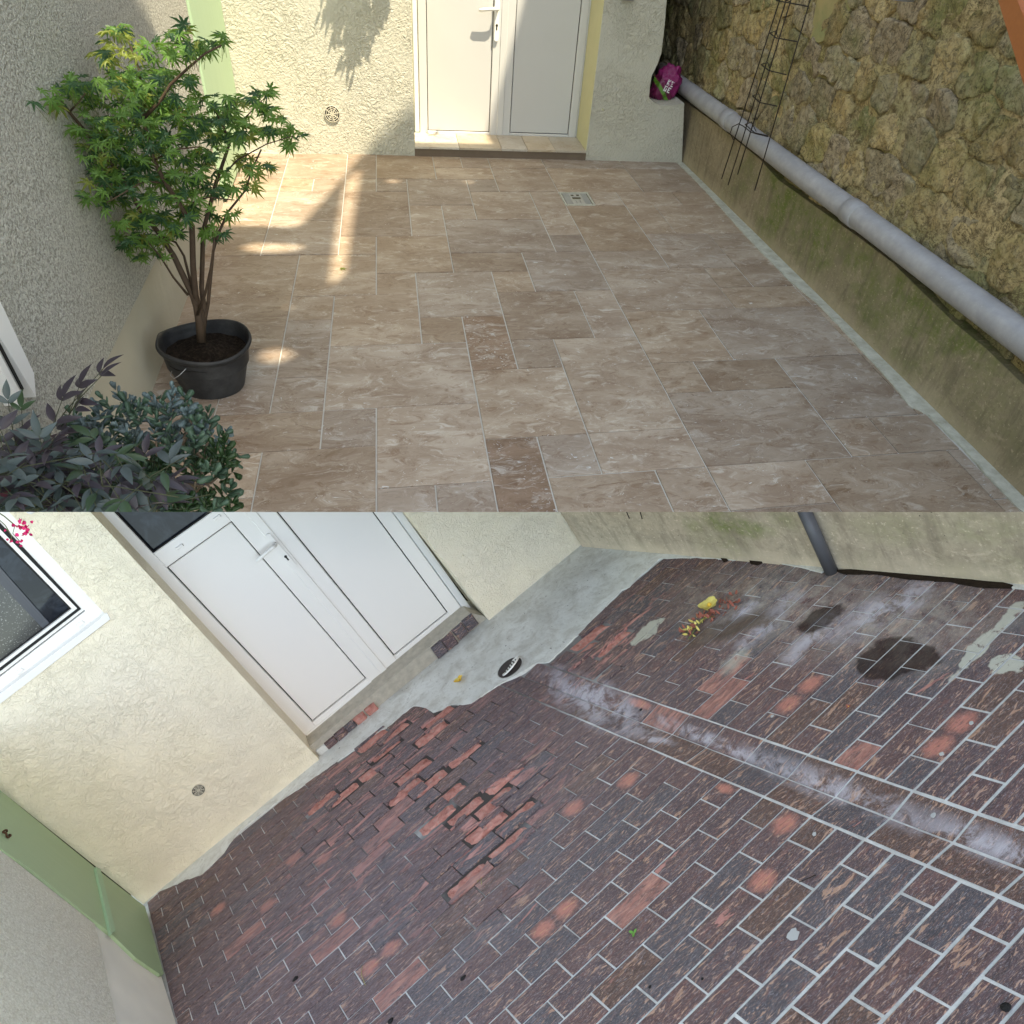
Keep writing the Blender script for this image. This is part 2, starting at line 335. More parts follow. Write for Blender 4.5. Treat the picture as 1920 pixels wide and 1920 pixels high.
# ================================================================ UPPER COURTYARD
def tgroup(): return None
TS=ET[0].length; TJ=ET[1].length
def IJ(i,j): p=FT(i,j); return (p.x,p.y)
IE,JB=11.36,-13.15
pav=empty('travertine_floor',fTF.M,kind='structure')
bed=[IJ(-4.9,JB-.3),IJ(12.3,JB-.3),IJ(12.3,4.6),IJ(-4.9,4.6)]
slab('mortar_bed',[bed],-.05,-.0055,m_grout,fTF.M,pav)
TILES=[(0,-5,1,-4),(1,-5,3,-3),(3,-5,4,-4),(4,-6,6,-4),(3,-4,5,-2),(5,-4,6,-2),(-1,-4,1,-2),(1,-3,2,-2),(2,-3,3,-1),(3,-2,4,-1),(4,-2,6,1),(-1,-2,2,0),(0,0,2,2),(2,-1,4,1),(3,1,4,2),(4,1,6,2),(6,2,8,3),(6,0,9,2),(7,-1,9,0),(9,-1,11.18,1),(9,1,10,2),(10,1,IE,2),(8,-3,11.18,-1),(6,-3,8,-1),(6,-5,9,-3),(6,-1,7,0),(9,-4,11.18,-3),(9,-5,10,-4),(10,-7,IE,-5.4),(10,-5.4,11.18,-4),(8,-7,10,-5),(8,-9,9,-7),(9,-9,IE,-7),(6,-9,8,-6),(6,-6,8,-5),(5,-10,6,-7),(6,-12,9,-10),(9,-12,IE,-10),(7,-10,8,-9),(8,-10,10,-9),(10,-10,IE,-9),(4,-12,6,-10),(3,-10,5,-8),(2,-8,5,-6),(2,-6,4,-5),(0,-7,2,-5),(1,-9,2,-7),(2,-9,3,-8),(1,-11,3,-9),(3,-11,4,-10),(0,-11,1,-10),(0,JB,2,-11),(-1,-10,1,-7),(-3,-10,-1,-8),(-3,-11,-2,-10),(-2,-11,-1,-10),(-1,-11,0,-10),(-1,JB,0,-11),(-3,JB,-1,-11),(-2,-6,0,-4),(-1,0,0,1),(-2,-4,-1,-3),(-2,-3,-1,-1),(5,-7,6,-6),(2,-12,4,-11),(2,JB,3,-12),(3,JB,4,-12),(4,JB,6,-12),(6,JB,9,-12),(9,JB,IE,-12),(-1,-7,0,-6),(-3,-8,-1,-6),(-4.5,-6,-2,-5),(-4.5,-5,-2,-2),(-2,-1,-1,0),(-3,0,-1,1),(-2,1,0,3),(0,2,1,3),(1,2,2,3),(2,1,3,3),(3,2,5,4.4),(5,2,6,4.4),(8,2,11.05,4.4),(6,3,8,4.4),(11.18,-1,IE,1),(11.18,-3,IE,-1),(11.18,-5.4,IE,-3),(11.05,2,IE,3.2),(11.05,3.2,IE,4.4),
 (-3,-2,-2,0),(-4.5,-2,-3,-1),(-4.5,-1,-3,1),(-4.5,1,-2,2),(-4.5,2,-2,4.4),(-2,3,0,4.4),(0,3,3,4.4),(-4.5,-8,-3,-6),(-4.5,-10,-3,-8),(-4.5,-11,-3,-10),(-4.5,JB,-3,-11)]
BROWN={(2,-3,3,-1),(2,1,3,3)}
def slabpiece(name, quad, z, mat, M, parent, side, gap, bv=.0018, dz=0.0, th=.014, mats=None):
    c=Vector((sum(p[0] for p in quad)/4,sum(p[1] for p in quad)/4))
    def off(d):
        r=[]
        for k in range(4):
            p=Vector(quad[k]); a=Vector(quad[k-1]); b=Vector(quad[(k+1)%4]); e1=(p-a).normalized(); e2=(b-p).normalized()
            n1=Vector((-e1.y,e1.x)); n2=Vector((-e2.y,e2.x))
            if n1.dot(c-p)<0: n1=-n1
            if n2.dot(c-p)<0: n2=-n2
            s=abs(e1.x*e2.y-e1.y*e2.x) or 1
            r.append(p+(n1+n2)*(d/max(.3,1+n1.dot(n2))))
        return r
    o0,o1=off(gap/2),off(gap/2+bv)
    tx,ty=random.uniform(-1,1)*dz,random.uniform(-1,1)*dz
    zz=lambda p,z0: z0+ (p.x-c.x)*tx*4+(p.y-c.y)*ty*4
    V=[(p.x,p.y,z-th) for p in o0]+[(p.x,p.y,zz(p,z-bv)) for p in o0]+[(p.x,p.y,zz(p,z)) for p in o1]
    Fc=[(8,9,10,11),(3,2,1,0)]+[(k,(k+1)%4,4+(k+1)%4,4+k) for k in range(4)]+[(4+k,4+(k+1)%4,8+(k+1)%4,8+k) for k in range(4)]
    e1=Vector(quad[1])-Vector(quad[0]); e2=Vector(quad[3])-Vector(quad[0])
    if e1.x*e2.y-e1.y*e2.x<0: Fc=[f[::-1] for f in Fc]
    uv=[(0,0),(1,0),(1,1),(0,1)]*3
    return obj(name, mesh(name,V,Fc,mat,uv=uv), M, parent, side)
for t in TILES:
    i0,j0,i1,j1=t
    slabpiece('tile',[IJ(i0,j1),IJ(i1,j1),IJ(i1,j0),IJ(i0,j0)],random.uniform(-.0014,.0014),m_trav_b if t in BROWN else m_trav,fTF.M,pav,'T',.0068,dz=.0009)
# pale mortar cove along the foot of the retaining wall
cove_in=[(1268,303),(1300,334),(1341,377),(1395,438),(1440,484),(1480,525),(1527,563),(1575,612),(1621,662),(1680,727),(1705,760),(1742,778),(1805,838),(1850,890),(1905,947),(1990,1035)]
cove_out=[(2020,1030),(1931,940),(1840,850),(1760,772),(1650,664),(1545,561),(1440,458),(1345,365),(1284,305)]
q=NM('lime_mortar',.9,.15); q.col(q.mix(q.step(q.noise(14,5,.7),.35,.7),(.52,.52,.45),(.34,.33,.27))); q.bump(q.noise(40,4),.004); m_cove=q.m
def fpoly(name,pts,z0,z1,mat,parent=None,fr=fTF,side='T',**k): return poly(name,fr,pts,z0,z1,mat,parent,side,**k)
fpoly('mortar_cove',cove_in+cove_out,-.006,.006,m_cove,rag=.003,kind='structure')
# --- back wall
W0=lambda x,y,off=0: fTB.hit(x,y,off)
aL=W0(778,296).x; aR=W0(1097,303).x; aC=W0(1281,306).x; HW=3.7
niche=[tuple(W0(*p)) for p in [(1283,194),(1262,198),(1235,197),(1222,190),(1217,182),(1219,160),(1222,142),(1233,120),(1240,100),(1246,50),(1250,0),(1254,-60)]]
out_=[(-.35,-.02),(aL,-.02),(aL,2.75),(aR,2.75),(aR,-.02),(aC-.01,-.02)]+niche+[(niche[-1][0],HW),(-.35,HW)]
bw=empty('house_wall',fTB.M,label='cream stucco wall with the white double door above the travertine step',cat='wall')
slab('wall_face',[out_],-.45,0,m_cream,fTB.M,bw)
# yellow painted reveals of the doorway
mb=MB(); mb.box(aR-.004,aR+.0,-.0,2.75,-.449,-.003); mb.go('reveal',m_yel,fTB.M,bw)
mb=MB(); mb.box(aL,aL+.004,-.0,2.75,-.449,-.003); mb.go('reveal',m_yel,fTB.M,bw)
# passage behind the hole at the right end, its shade put into the dark colour
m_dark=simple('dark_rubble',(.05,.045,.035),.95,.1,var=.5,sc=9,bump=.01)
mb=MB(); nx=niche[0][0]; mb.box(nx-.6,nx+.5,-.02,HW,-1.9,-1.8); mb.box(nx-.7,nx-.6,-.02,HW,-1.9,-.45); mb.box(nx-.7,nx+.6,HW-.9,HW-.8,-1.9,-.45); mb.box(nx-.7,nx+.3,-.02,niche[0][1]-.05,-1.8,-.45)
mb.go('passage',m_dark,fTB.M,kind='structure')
# --- step
DEP=.42
sT=empty('door_step',fTB.M,label='low travertine doorstep under the white double door of the upper courtyard',cat='step')
stepx=[aL,W0(861,297).x,W0(940,297).x,W0(988,298).x,W0(1040,299).x,aR]
mb=MB(); mb.box(aL,aR,.0,.062,-DEP,.004); mb.go('riser',simple('step_riser',(.16,.12,.09),.8,.2,var=.2,bump=.002),fTB.M,sT)
for a,b in zip(stepx,stepx[1:]):
    mb=MB(); mb.box(a+.002,b-.002,.062,.078,-DEP,.012,bev=0); mb.go('tile',m_sill,fTB.M,sT)
# --- doors
def rbox(fr,parent,name,x0,x1,y0,y1,z0,z1,mat,side,bev=.004):
    V=MB(); V.box(x0,x1,y0,y1,z0,z1,0,bev); return V.go(name,mat,fr.M,parent,side=side)
def leaf(fr,root,x0,x1,y0,y1,zf,st,rail,top,side,glassy=None,midrail=None):
    """one door leaf: stiles and rails round a sunk panel, the panel edged by a thin dark gasket"""
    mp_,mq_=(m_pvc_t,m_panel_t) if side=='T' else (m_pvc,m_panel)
    rbox(fr,root,'stile',x0,x0+st,y0,y1,zf-.05,zf,mp_,side); rbox(fr,root,'stile',x1-st,x1,y0,y1,zf-.05,zf,mp_,side)
    rbox(fr,root,'rail',x0+st,x1-st,y0,y0+rail,zf-.05,zf-.001,mp_,side); rbox(fr,root,'rail',x0+st,x1-st,y1-rail,y1,zf-.05,zf-.001,mp_,side)
    pt=y1-rail
    if midrail:
        m0,m1=midrail; rbox(fr,root,'rail',x0+st,x1-st,m0,m1,zf-.05,zf-.001,mp_,side)
        g=MB(); g.box(x0+st,x1-st,m1,y1-rail,zf-.034,zf-.028); g.go('pane',m_glass,fr.M,root,side=side)
        g=MB(); g.box(x0+st,x1-st,m1,m1+.006,zf-.028,zf-.004); g.box(x0+st,x0+st+.006,m1,y1-rail,zf-.028,zf-.004); g.box(x1-st-.006,x1-st,m1,y1-rail,zf-.028,zf-.004); g.go('glazing_seal',m_gap,fr.M,root,side=side)
        pt=m0
    g=MB(); g.box(x0+st,x1-st,y0+rail,pt,zf-.04,zf-.020); g.go('panel_seal',m_gap,fr.M,root,side=side)
    e=.006; rbox(fr,root,'panel',x0+st+e,x1-st-e,y0+rail+e,pt-e,zf-.03,zf-.010,mq_,side,.003)
def handle(fr,root,x,y,z,s,side,dirx=-1,rot=0.0):
    h=empty('handle_set',fr.M@Matrix.Translation((x,y,z))@Matrix.Rotation(rot,4,'Z'),side); PART.pop(); PART.append((h,side))
    h.parent=root; h.matrix_basis=MW[root.name].inverted()@MW[h.name]
    M=MW[h.name]; mb=MB(); pts=[]
    for k in range(12):
        a=2*math.pi*k/12; pts.append((.016*s*math.cos(a),(.11*s if math.sin(a)>0 else -.11*s)+.016*s*math.sin(a)))
    slab('plate',[pts],0,.014*s,m_pvc,M,h,side)
    mb=MB(); L=.125*s
    mb.tube([(0,.06*s,.006*s),(0,.06*s,.05*s)],.010*s,10)
    mb.tube([(0,.06*s,.046*s),(dirx*.02*s,.061*s,.052*s),(dirx*.06*s,.058*s,.052*s),(dirx*L*.8,.053*s,.05*s),(dirx*L,.049*s,.046*s)],[.011*s,.011*s,.010*s,.010*s,.008*s],10)
    mb.go('lever',m_pvc,M,h,True,side)
    mb=MB(); mb.tube([(0,-.035*s,.004*s),(0,-.035*s,.016*s)],.008*s,12); mb.box(-.004*s,.004*s,-.062*s,-.035*s,.006*s,.016*s); mb.go('keyhole',m_gap,M,h,side=side)
d1=empty('double_door',fTB.M,label='white plastic double door over the travertine step, half in sunlight',cat='door')
D0=lambda x,y,off=-DEP: fTB.hit(x,y,off)
y0=D0(840,268).y; xa=D0(779,264).x; xb=D0(1083,267).x
l0,l1=D0(788,262).x,D0(931,262).x; r0,r1=D0(941,262).x,D0(1078,265).x
yb=D0(860,262).y; st=D0(802,247).x-l0; rl=D0(860,247).y-yb
YT=2.72
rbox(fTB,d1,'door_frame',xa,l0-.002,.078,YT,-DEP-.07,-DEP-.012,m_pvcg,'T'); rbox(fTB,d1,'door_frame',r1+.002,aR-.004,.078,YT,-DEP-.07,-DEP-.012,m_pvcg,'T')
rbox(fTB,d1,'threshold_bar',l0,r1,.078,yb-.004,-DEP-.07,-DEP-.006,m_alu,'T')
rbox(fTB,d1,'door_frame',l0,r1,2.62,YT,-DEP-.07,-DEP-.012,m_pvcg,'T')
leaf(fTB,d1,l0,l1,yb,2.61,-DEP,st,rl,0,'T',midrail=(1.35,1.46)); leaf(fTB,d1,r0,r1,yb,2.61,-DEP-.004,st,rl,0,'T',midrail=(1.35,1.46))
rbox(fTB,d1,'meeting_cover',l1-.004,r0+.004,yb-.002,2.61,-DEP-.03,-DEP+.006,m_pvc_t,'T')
mb=MB(); mb.box(xa,r1+.02,.078,2.7,-DEP-.10,-DEP-.075); mb.go('door_core',m_gap,fTB.M,d1)
hp=D0(934,30); handle(fTB,d1,hp.x-.01,hp.y-.02,-DEP+.002,1.25,'T')
# --- round vent grille
def vent(fr,x,y,rad,label,side):
    c=fr.hit(x,y,.0); M=fr.M@Matrix.Translation((c.x,c.y,0)); M=M@Matrix.Diagonal((1,1,rad/.062,1)); v=empty('vent_grille',M,side,label=label,cat='vent')
    mb=MB(); mb.tube([(0,0,.002),(0,0,.006)],rad*.94,28); mb.go('backing',m_gap,M,v,side=side)
    m=simple('vent_cream',(.62,.58,.48),.5,.3)
    for k in range(4):
        r=rad*(1-.235*k); g=MB(); n=28
        prof=[(r,.004),(r,.013),(r-rad*.058,.013),(r-rad*.058,.004)]; g.lathe(prof,n); g.go('ring',m,M,v,side=side)
    for a in range(4):
        an=a*math.pi/4+.2; g=MB(); R_=Matrix.Rotation(an,4,'Z'); g.box(-rad*.9,rad*.9,-rad*.04,rad*.04,.005,.0125); g.V=[R_@p for p in g.V]; g.go('spoke',m,M,v,side=side)
    return v
vent(fTB,623,213,.062,'small round vent grille low on the cream wall left of the sunlit door','T')
# small grey box with rust below it
c=W0(1176,-6); mb=MB(); mb.box(c.x-.05,c.x+.05,c.y-.02,c.y+.06,0,.05,bev=.008); mb.go('junction_box',m_pipe,fTB.M,label='small grey box on the wall end right of the sunlit door, at the picture edge',cat='box')
c=W0(1130,205); mb=MB(); mb.tube([(c.x,c.y,-.002),(c.x,c.y-.002,.02)],[.008,.005],8); mb.go('wall_screw',m_yel,fTB.M,label='tiny plastered screw stub on the wall right of the upper door',cat='screw')
# --- left side wall
lw=empty('side_wall',fTL.M,label='pebbledashed side wall behind the potted maple, with a smooth band at its foot',cat='wall')
aE=fTL.loc(fTB.o).x; hp_=fTL.hit(243,575).y; bE=fTL.hit(418,376).x
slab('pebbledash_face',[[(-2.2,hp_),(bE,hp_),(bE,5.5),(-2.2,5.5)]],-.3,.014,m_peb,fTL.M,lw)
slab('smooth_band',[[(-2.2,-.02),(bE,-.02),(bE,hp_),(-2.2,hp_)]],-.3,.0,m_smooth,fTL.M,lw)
slab('green_board',[[(bE+.004,.02),(aE-.004,.02),(aE-.004,HW),(bE+.004,HW)]],-.3,.03,m_green,fTL.M,lw)
mb=MB()
fr_=[fTL.hit(x,y,.03) for x,y in [(-60,470),(50,700),(54,745),(-60,560)]]
wc=slab('window_casing',[fr_],.014,.05,m_pvcg,fTL.M,None,label='white window casing on the pebbledash at the left picture edge',cat='window')
slab('casing_groove',[[fTL.hit(x,y,.052) for x,y in [(-60,528),(44,728),(42,734),(-60,540)]]],.05,.053,m_gap,fTL.M,wc)
slab('casing_sill',[[fTL.hit(x,y,.052) for x,y in [(-60,560),(36,742),(36,760),(-60,600)]]],.014,.06,m_pvc,fTL.M,wc)
# --- right retaining wall, rubble wall above it
PR=lambda x,y,off=0: fTR.hit(x,y,off)
spots=[]
for (x,y,rx,ry,s) in [(1470,380,.34,.22,1),(1440,430,.16,.12,1),(1530,440,.3,.2,.9),(1640,560,.3,.22,.7),(1750,600,.5,.14,.9),(1400,330,.16,.14,.6),(1600,480,.3,.12,.8),(1850,760,.4,.3,.35)]:
    p=PR(x,y); spots.append((p.x,p.y,rx,ry,s))
m_moss=concrete_moss('mossy_concrete',(.34,.275,.19),(.235,.19,.13),(.135,.165,.035),spots)
ledge=[(1289,194),(1320,216),(1350,238),(1423,297),(1460,338),(1530,388),(1613,447),(1673,492),(1740,558),(1790,606),(1850,655),(1920,722)]
lp=[PR(x,y) for x,y in ledge]
rp=[Vector((-1.8,-.02)),Vector((7.2,-.02)),Vector((7.2,lp[-1].y+.02)),Vector((lp[-1].x+1.2,lp[-1].y))]+lp[::-1]+[Vector((-1.8,lp[0].y+.01))]
rt=empty('retaining_wall',fTR.M,label='mossy green concrete wall foot along the right of the upper courtyard',cat='wall')
mo=m_moss
mo.bump(mo.noise(1,1),.0)
slab('wall_foot',[rp],-.45,0,m_moss.m,fTR.M,rt)
# rubble wall: mortar sheet plus each stone
sw=empty('rubble_wall',fTR.M@Matrix.Translation((0,0,-.09)),label='old rubble stone wall with ochre mortar above the grey pipe',cat='wall')
q=NM('ochre_mortar',.95,.1); c=q.mix(q.step(q.noise(3,5,.65),.35,.65),(.58,.43,.22),(.50,.41,.25)); c=q.mix(q.mul(q.step(q.noise(1.3,3),.45,.62),.5),c,(.26,.27,.10)); c=q.mix(q.mul(q.step(q.noise(20,6,.78),.46,.60),.85),c,(.15,.105,.055)); ck=q.step(q.math('ABSOLUTE',q.addm(q.noise(7,6,.78,.8),-.5)),.02,.004); c=q.mix(q.mul(ck,.8),c,(.07,.05,.03)); q.col(c)
q.bump(q.noise(22,6,.7),.02); q.bump(q.noise(90,4,.7),.006); m_mort=q.m
MWs=MW[sw.name]
X0,X1,Y0,Y1=-1.7,6.2,.30,2.9
mb=MB(); nx_,ny_=230,80; V=[]
for b in range(ny_+1):
    for a in range(nx_+1):
        x=X0+(X1-X0)*a/nx_; y=Y0+(Y1-Y0)*b/ny_; n1=noise.fractal(Vector((x*3,y*3,0)),1,2,4)
        n2=noise.fractal(Vector((x*14,y*14,7)),1,2,4); V.append((x,y,(.020+n1*.024+n2*.014)))
mb.add(V,[(b*(nx_+1)+a,b*(nx_+1)+a+1,(b+1)*(nx_+1)+a+1,(b+1)*(nx_+1)+a) for b in range(ny_) for a in range(nx_)])
mb.go('mortar',m_mort,MWs,sw,True)
slab('wall_core',[[(X0,Y0),(X1,Y0),(X1,4.2),(X0,4.2)]],-.35,-.03,m_mort,MWs,sw)
def stone_mat(name,a,b,c):
    q=NM(name,.92,.15); P=q.shift(25); n1=q.noise(5,6,.7,.6,src=P); n2=q.noise(24,6,.72,.5,src=P)
    k=q.ramp(n1,(.32,a),(.5,b),(.66,c)); k=q.mix(q.mul(q.step(n2,.50,.64),.75),k,tuple(x*.42 for x in a)); k=q.mix(q.mul(q.step(q.noise(13,4,.7,1.5,src=P),.56,.62),.5),k,(.14,.12,.10))
    k=q.mix(q.mul(q.step(q.noise(1.7,4,.6),.46,.64),.65),k,(.22,.24,.08)); k=q.mix(q.mul(q.step(q.noise(70,3,.6,src=P),.6,.72),.4),k,(.50,.40,.24))
    k=q.mix(q.mul(q.step(q.noise(34,5,.8,src=P),.53,.62),.5),k,(.12,.09,.05)); ck=q.step(q.math('ABSOLUTE',q.addm(q.noise(8,5,.75,.8,src=P),-.5)),.016,.004); k=q.mix(q.mul(ck,.75),k,(.06,.045,.028)); k=q.mix(q.mul(q.step(q.noise(15,6,.8,src=P),.42,.36),.45),k,(.62,.50,.30)); r=q.ramp(q.rnd(),(0,.82),(.3,1.02),(.6,.9),(1,1.12)); q.col(q.mix(1,k,r,'MULTIPLY'))
    q.bump(q.noise(9,5,.7,src=P),.03); q.bump(q.vor(16,'F1',src=q.warp(P,14,.08)),.02,.8); q.bump(n2,.018); q.bump(q.noise(80,5,.75),.006); return q.m
stm=[stone_mat('ochre_stone',(.46,.32,.15),(.56,.41,.21),(.36,.27,.14)),stone_mat('tan_stone',(.42,.33,.21),(.50,.40,.26),(.33,.27,.18)),
     stone_mat('rosy_stone',(.43,.33,.22),(.50,.39,.26),(.36,.29,.20)),stone_mat('mossy_stone',(.38,.32,.17),(.45,.37,.20),(.31,.28,.15)),stone_mat('yellow_stone',(.58,.41,.19),(.60,.46,.25),(.42,.31,.17))]
seeds=[]; yy=Y0+.1; row=0; rs=random.Random(5)
while yy<Y1:
    hgt=rs.uniform(.12,.24); xx=X0+rs.uniform(0,.2)
    while xx<X1:
        wdt=rs.uniform(.14,.42); seeds.append((xx+wdt/2,(yy+hgt/2+rs.uniform(-.05,.05)))); xx+=wdt
    yy+=hgt; row+=1
AS=1.35
def cell(k):
    sx,sy=seeds[k][0],seeds[k][1]*AS; P=[(sx-.4,sy-.4),(sx+.4,sy-.4),(sx+.4,sy+.4),(sx-.4,sy+.4)]
    for m,(ox,oy) in enumerate(seeds):
        oy*=AS
        if m==k or abs(ox-sx)>.8 or abs(oy-sy)>.8: continue
        mx,my=(sx+ox)/2,(sy+oy)/2; nx,ny=ox-sx,oy-sy; Q=[]
        for i in range(len(P)):
            a,b=P[i],P[(i+1)%len(P)]; da=(a[0]-mx)*nx+(a[1]-my)*ny; db=(b[0]-mx)*nx+(b[1]-my)*ny
            if da<=0: Q.append(a)
            if da*db<0: t=da/(da-db); Q.append((a[0]+(b[0]-a[0])*t,a[1]+(b[1]-a[1])*t))
        P=Q
        if not P: return []
    return [Vector((x,y/AS)) for x,y in P]
nst=0; patchc=fTR.hit(1548,30,-.09)
for k,(sx,sy) in enumerate(seeds):
    wpt=MWs@Vector((sx,sy,0)); 
    if (wpt-C0).dot(cz)>-.3: continue
    x,y=proj(wpt)
    if x<1150 or x>2050 or y<-130 or y>760: continue
    # only above the ledge line
    if sx>lp[0].x:
        yl=None
        for a,b in zip(lp,lp[1:]):
            if a.x<=sx<=b.x: yl=a.y+(b.y-a.y)*(sx-a.x)/(b.x-a.x)
        if yl is None: yl=lp[-1].y
        if sy<yl-.02: continue
    if abs(sx-patchc.x)<.16 and abs(sy-patchc.y)<.2: continue
    P=cell(k)
    if len(P)<3: continue
    c=sum(P,Vector((0,0)))/len(P); g=rs.uniform(.004,.016)
    P=[c+(p-c)*(1-g/max(.03,(p-c).length)) for p in P]
    for _ in range(2):
        Q=[]
        for i in range(len(P)):
            a,b=P[i],P[(i+1)%len(P)]; Q += [a.lerp(b,.09),a.lerp(b,.91)]
        P=Q
    per=[]; tot=[(P[(i+1)%len(P)]-P[i]).length for i in range(len(P))]; T=sum(tot); n=30; i=0; acc=0
    for s_ in range(n):
        d=T*s_/n
        while acc+tot[i]<d and i<len(P)-1: acc+=tot[i]; i+=1
        per.append(P[i].lerp(P[(i+1)%len(P)],(d-acc)/max(1e-6,tot[i])))
    h=rs.uniform(.022,.046); off=Vector((rs.uniform(0,50),rs.uniform(0,50),0)); V=[]; Fc=[]
    tx,ty=rs.uniform(-.12,.12),rs.uniform(-.12,.12)
    for sc_,z in ((1.0,-.02),(1.0,h*.45),(.985,h*.88),(.94,h*.99),(.74,h*1.0),(.42,h*1.0)):
        for p in per:
            v=c+(p-c)*sc_; nz=noise.fractal(Vector((v.x*11,v.y*11,z*6))+off,1,2,4); ra=noise.noise(Vector((v.x*16,v.y*16,9))+off)*.024
            d=(p-c).normalized(); V.append((v.x+d.x*ra,v.y+d.y*ra,z+(nz*.020+(v.x-c.x)*tx+(v.y-c.y)*ty)*(z>0)))
    V.append((c.x,c.y,h*1.03+noise.noise(off)*.008)); 
    for r in range(5):
        for a in range(n): Fc.append((r*n+a,r*n+(a+1)%n,(r+1)*n+(a+1)%n,(r+1)*n+a))
    for a in range(n): Fc.append((5*n+a,5*n+(a+1)%n,6*n))
    obj('stone',mesh('stone',V,Fc,rs.choice(stm+[stm[1],stm[0]]),True),MWs,sw); nst+=1
print('stones',nst)
pp=[fTR.hit(x,y,-.04) for x,y in [(1514,72),(1522,30),(1535,-40),(1600,-40),(1588,20),(1574,60),(1552,72),(1530,80)]]
q=NM('render_patch',.9,.15); q.col(q.mix(q.step(q.noise(4,5,.6),.35,.65),(.40,.31,.15),(.22,.25,.11))); q.bump(q.noise(12,5),.01); m_patch=q.m
slab('render_patch',[pp],-.03,.035,m_patch,MWs,sw)
# --- grey pipe on the ledge
pc=[(1236,112),(1262,146),(1300,176),(1376,236),(1440,288),(1500,333),(1560,375),(1640,434),(1710,486),(1800,548),(1860,593),(1920,637),(2060,742)]
pts=[Vector((*fTR.hit(x,y,.0),.0)) for x,y in pc]
p0,p1=pts[2],pts[-2]; d=(p1-p0)
line=lambda t: p0+d*t+Vector((0,noise.noise(Vector((t*3,0,0)))*.004,noise.noise(Vector((t*3,5,0)))*.003))
pipe=empty('drain_pipe',fTR.M,label='long grey plastic drain pipe lying on the ledge under the rubble wall',cat='pipe')
mb=MB(); L=[line(t/14) for t in range(-3,17)]; mb.tube(L,.066,22); mb.go('pipe_run',m_pipe,fTR.M,pipe,True)
for px_ in (1368,1604):
    t=min(range(200),key=lambda k:abs(proj(fTR.w(*line(k/200)))[0]-px_))/200
    mb=MB(); mb.tube([line(t-.018),line(t-.017),line(t+.010),line(t+.011)],[.067,.0715,.0715,.067],22); mb.go('socket',m_pipe if px_<1500 else m_pipe,fTR.M,pipe,True)
# --- wire trellis hooked over the pipe
tr=empty('wire_trellis',fTR.M,label='rusty black wire plant support leaning on the rubble wall over the grey pipe',cat='trellis')
def T3(x,y,off): v=fTR.hit(x,y,off); return Vector((v.x,v.y,off))
def ext2(a,b,t): return (a[0]+(b[0]-a[0])*t,a[1]+(b[1]-a[1])*t)
rods=[((1353,335),(1462,0),.11),((1365,347),(1474,0),.14),((1383,327),(1483,0),.19),((1415,357),(1519,0),.13)]
for a,b,o in rods:
    e=ext2(a,b,1.35); mb=MB(); m_=T3(*ext2(a,b,.5),o+.01); mb.tube([T3(*a,o-.01),m_,T3(*e,o-.02)],.0042,6); mb.go('rod',m_wire,fTR.M,tr,True)
rung=[[(1455,1),(1478,5),(1515,12)],[(1443,62),(1455,71),(1494,78)],[(1427,121),(1441,132),(1474,140)],[(1411,180),(1424,192),(1457,199)],[(1397,233),(1415,249),(1440,255)],[(1466,-58),(1490,-54),(1532,-46)]]
for r in rung:
    mb=MB(); mb.tube([T3(r[0][0],r[0][1],.11),T3(r[1][0],r[1][1],.15),T3(r[2][0],r[2][1],.13)],.0036,6); mb.go('rung',m_wire,fTR.M,tr,True)
for r in rung[:5]:
    mb=MB(); mb.tube([T3(r[0][0],r[0][1],.11),T3(r[0][0]+12,r[0][1]-4,.18),T3(r[1][0]+3,r[1][1]-2,.16)],.003,6); mb.go('rung',m_wire,fTR.M,tr,True)
mb=MB(); hk=[(1375,262),(1369,250),(1373,238),(1385,232),(1393,236),(1408,248),(1422,252),(1440,256)]; mb.tube([T3(x,y,.09) for x,y in hk],.0035,6); mb.go('hook',m_wire,fTR.M,tr,True)
# --- timber, metal can at top right
bm_=empty('timber_beam',fTR.M,label='orange stained timber leaning into the top right corner of the picture',cat='beam')
def beamq(o): return [Vector((*fTR.hit(x,y,o),o)) for x,y in [(1862,-30),(1896,-30),(1960,140),(1932,200)]]
f_,g_=beamq(1.0),[Vector((*fTR.hit(x,y,.94),.94)) for x,y in [(1896,-34),(1935,-34),(2000,100),(1962,150)]]
V=[fTR.w(*v) for v in f_]+[fTR.w(*v) for v in g_]
iM=fTR.M.inverted()
mb=MB(); mb.add([iM@v for v in V]+[iM@v for v in V][:4],[(0,1,2,3),(1,4,7,2),(4,5,6,7),(0,3,6,5),(0,5,4,1),(3,2,7,6)]); mb.go('timber',m_wood,fTR.M,bm_)
cn=T3(1694,-14,.16); mb=MB()
Mc=fTR.M@Matrix.Translation(cn)@Matrix.Rotation(math.radians(-90),4,'X'); mb.lathe([(.001,.17),(.06,.17),(.066,.12),(.062,-.03),(.058,-.03),(.058,.10)],28); 
mb.go('lamp_can',m_metal,Mc,None,True,label='grey metal wall lamp can hanging at the top edge over the rubble wall',cat='lamp')
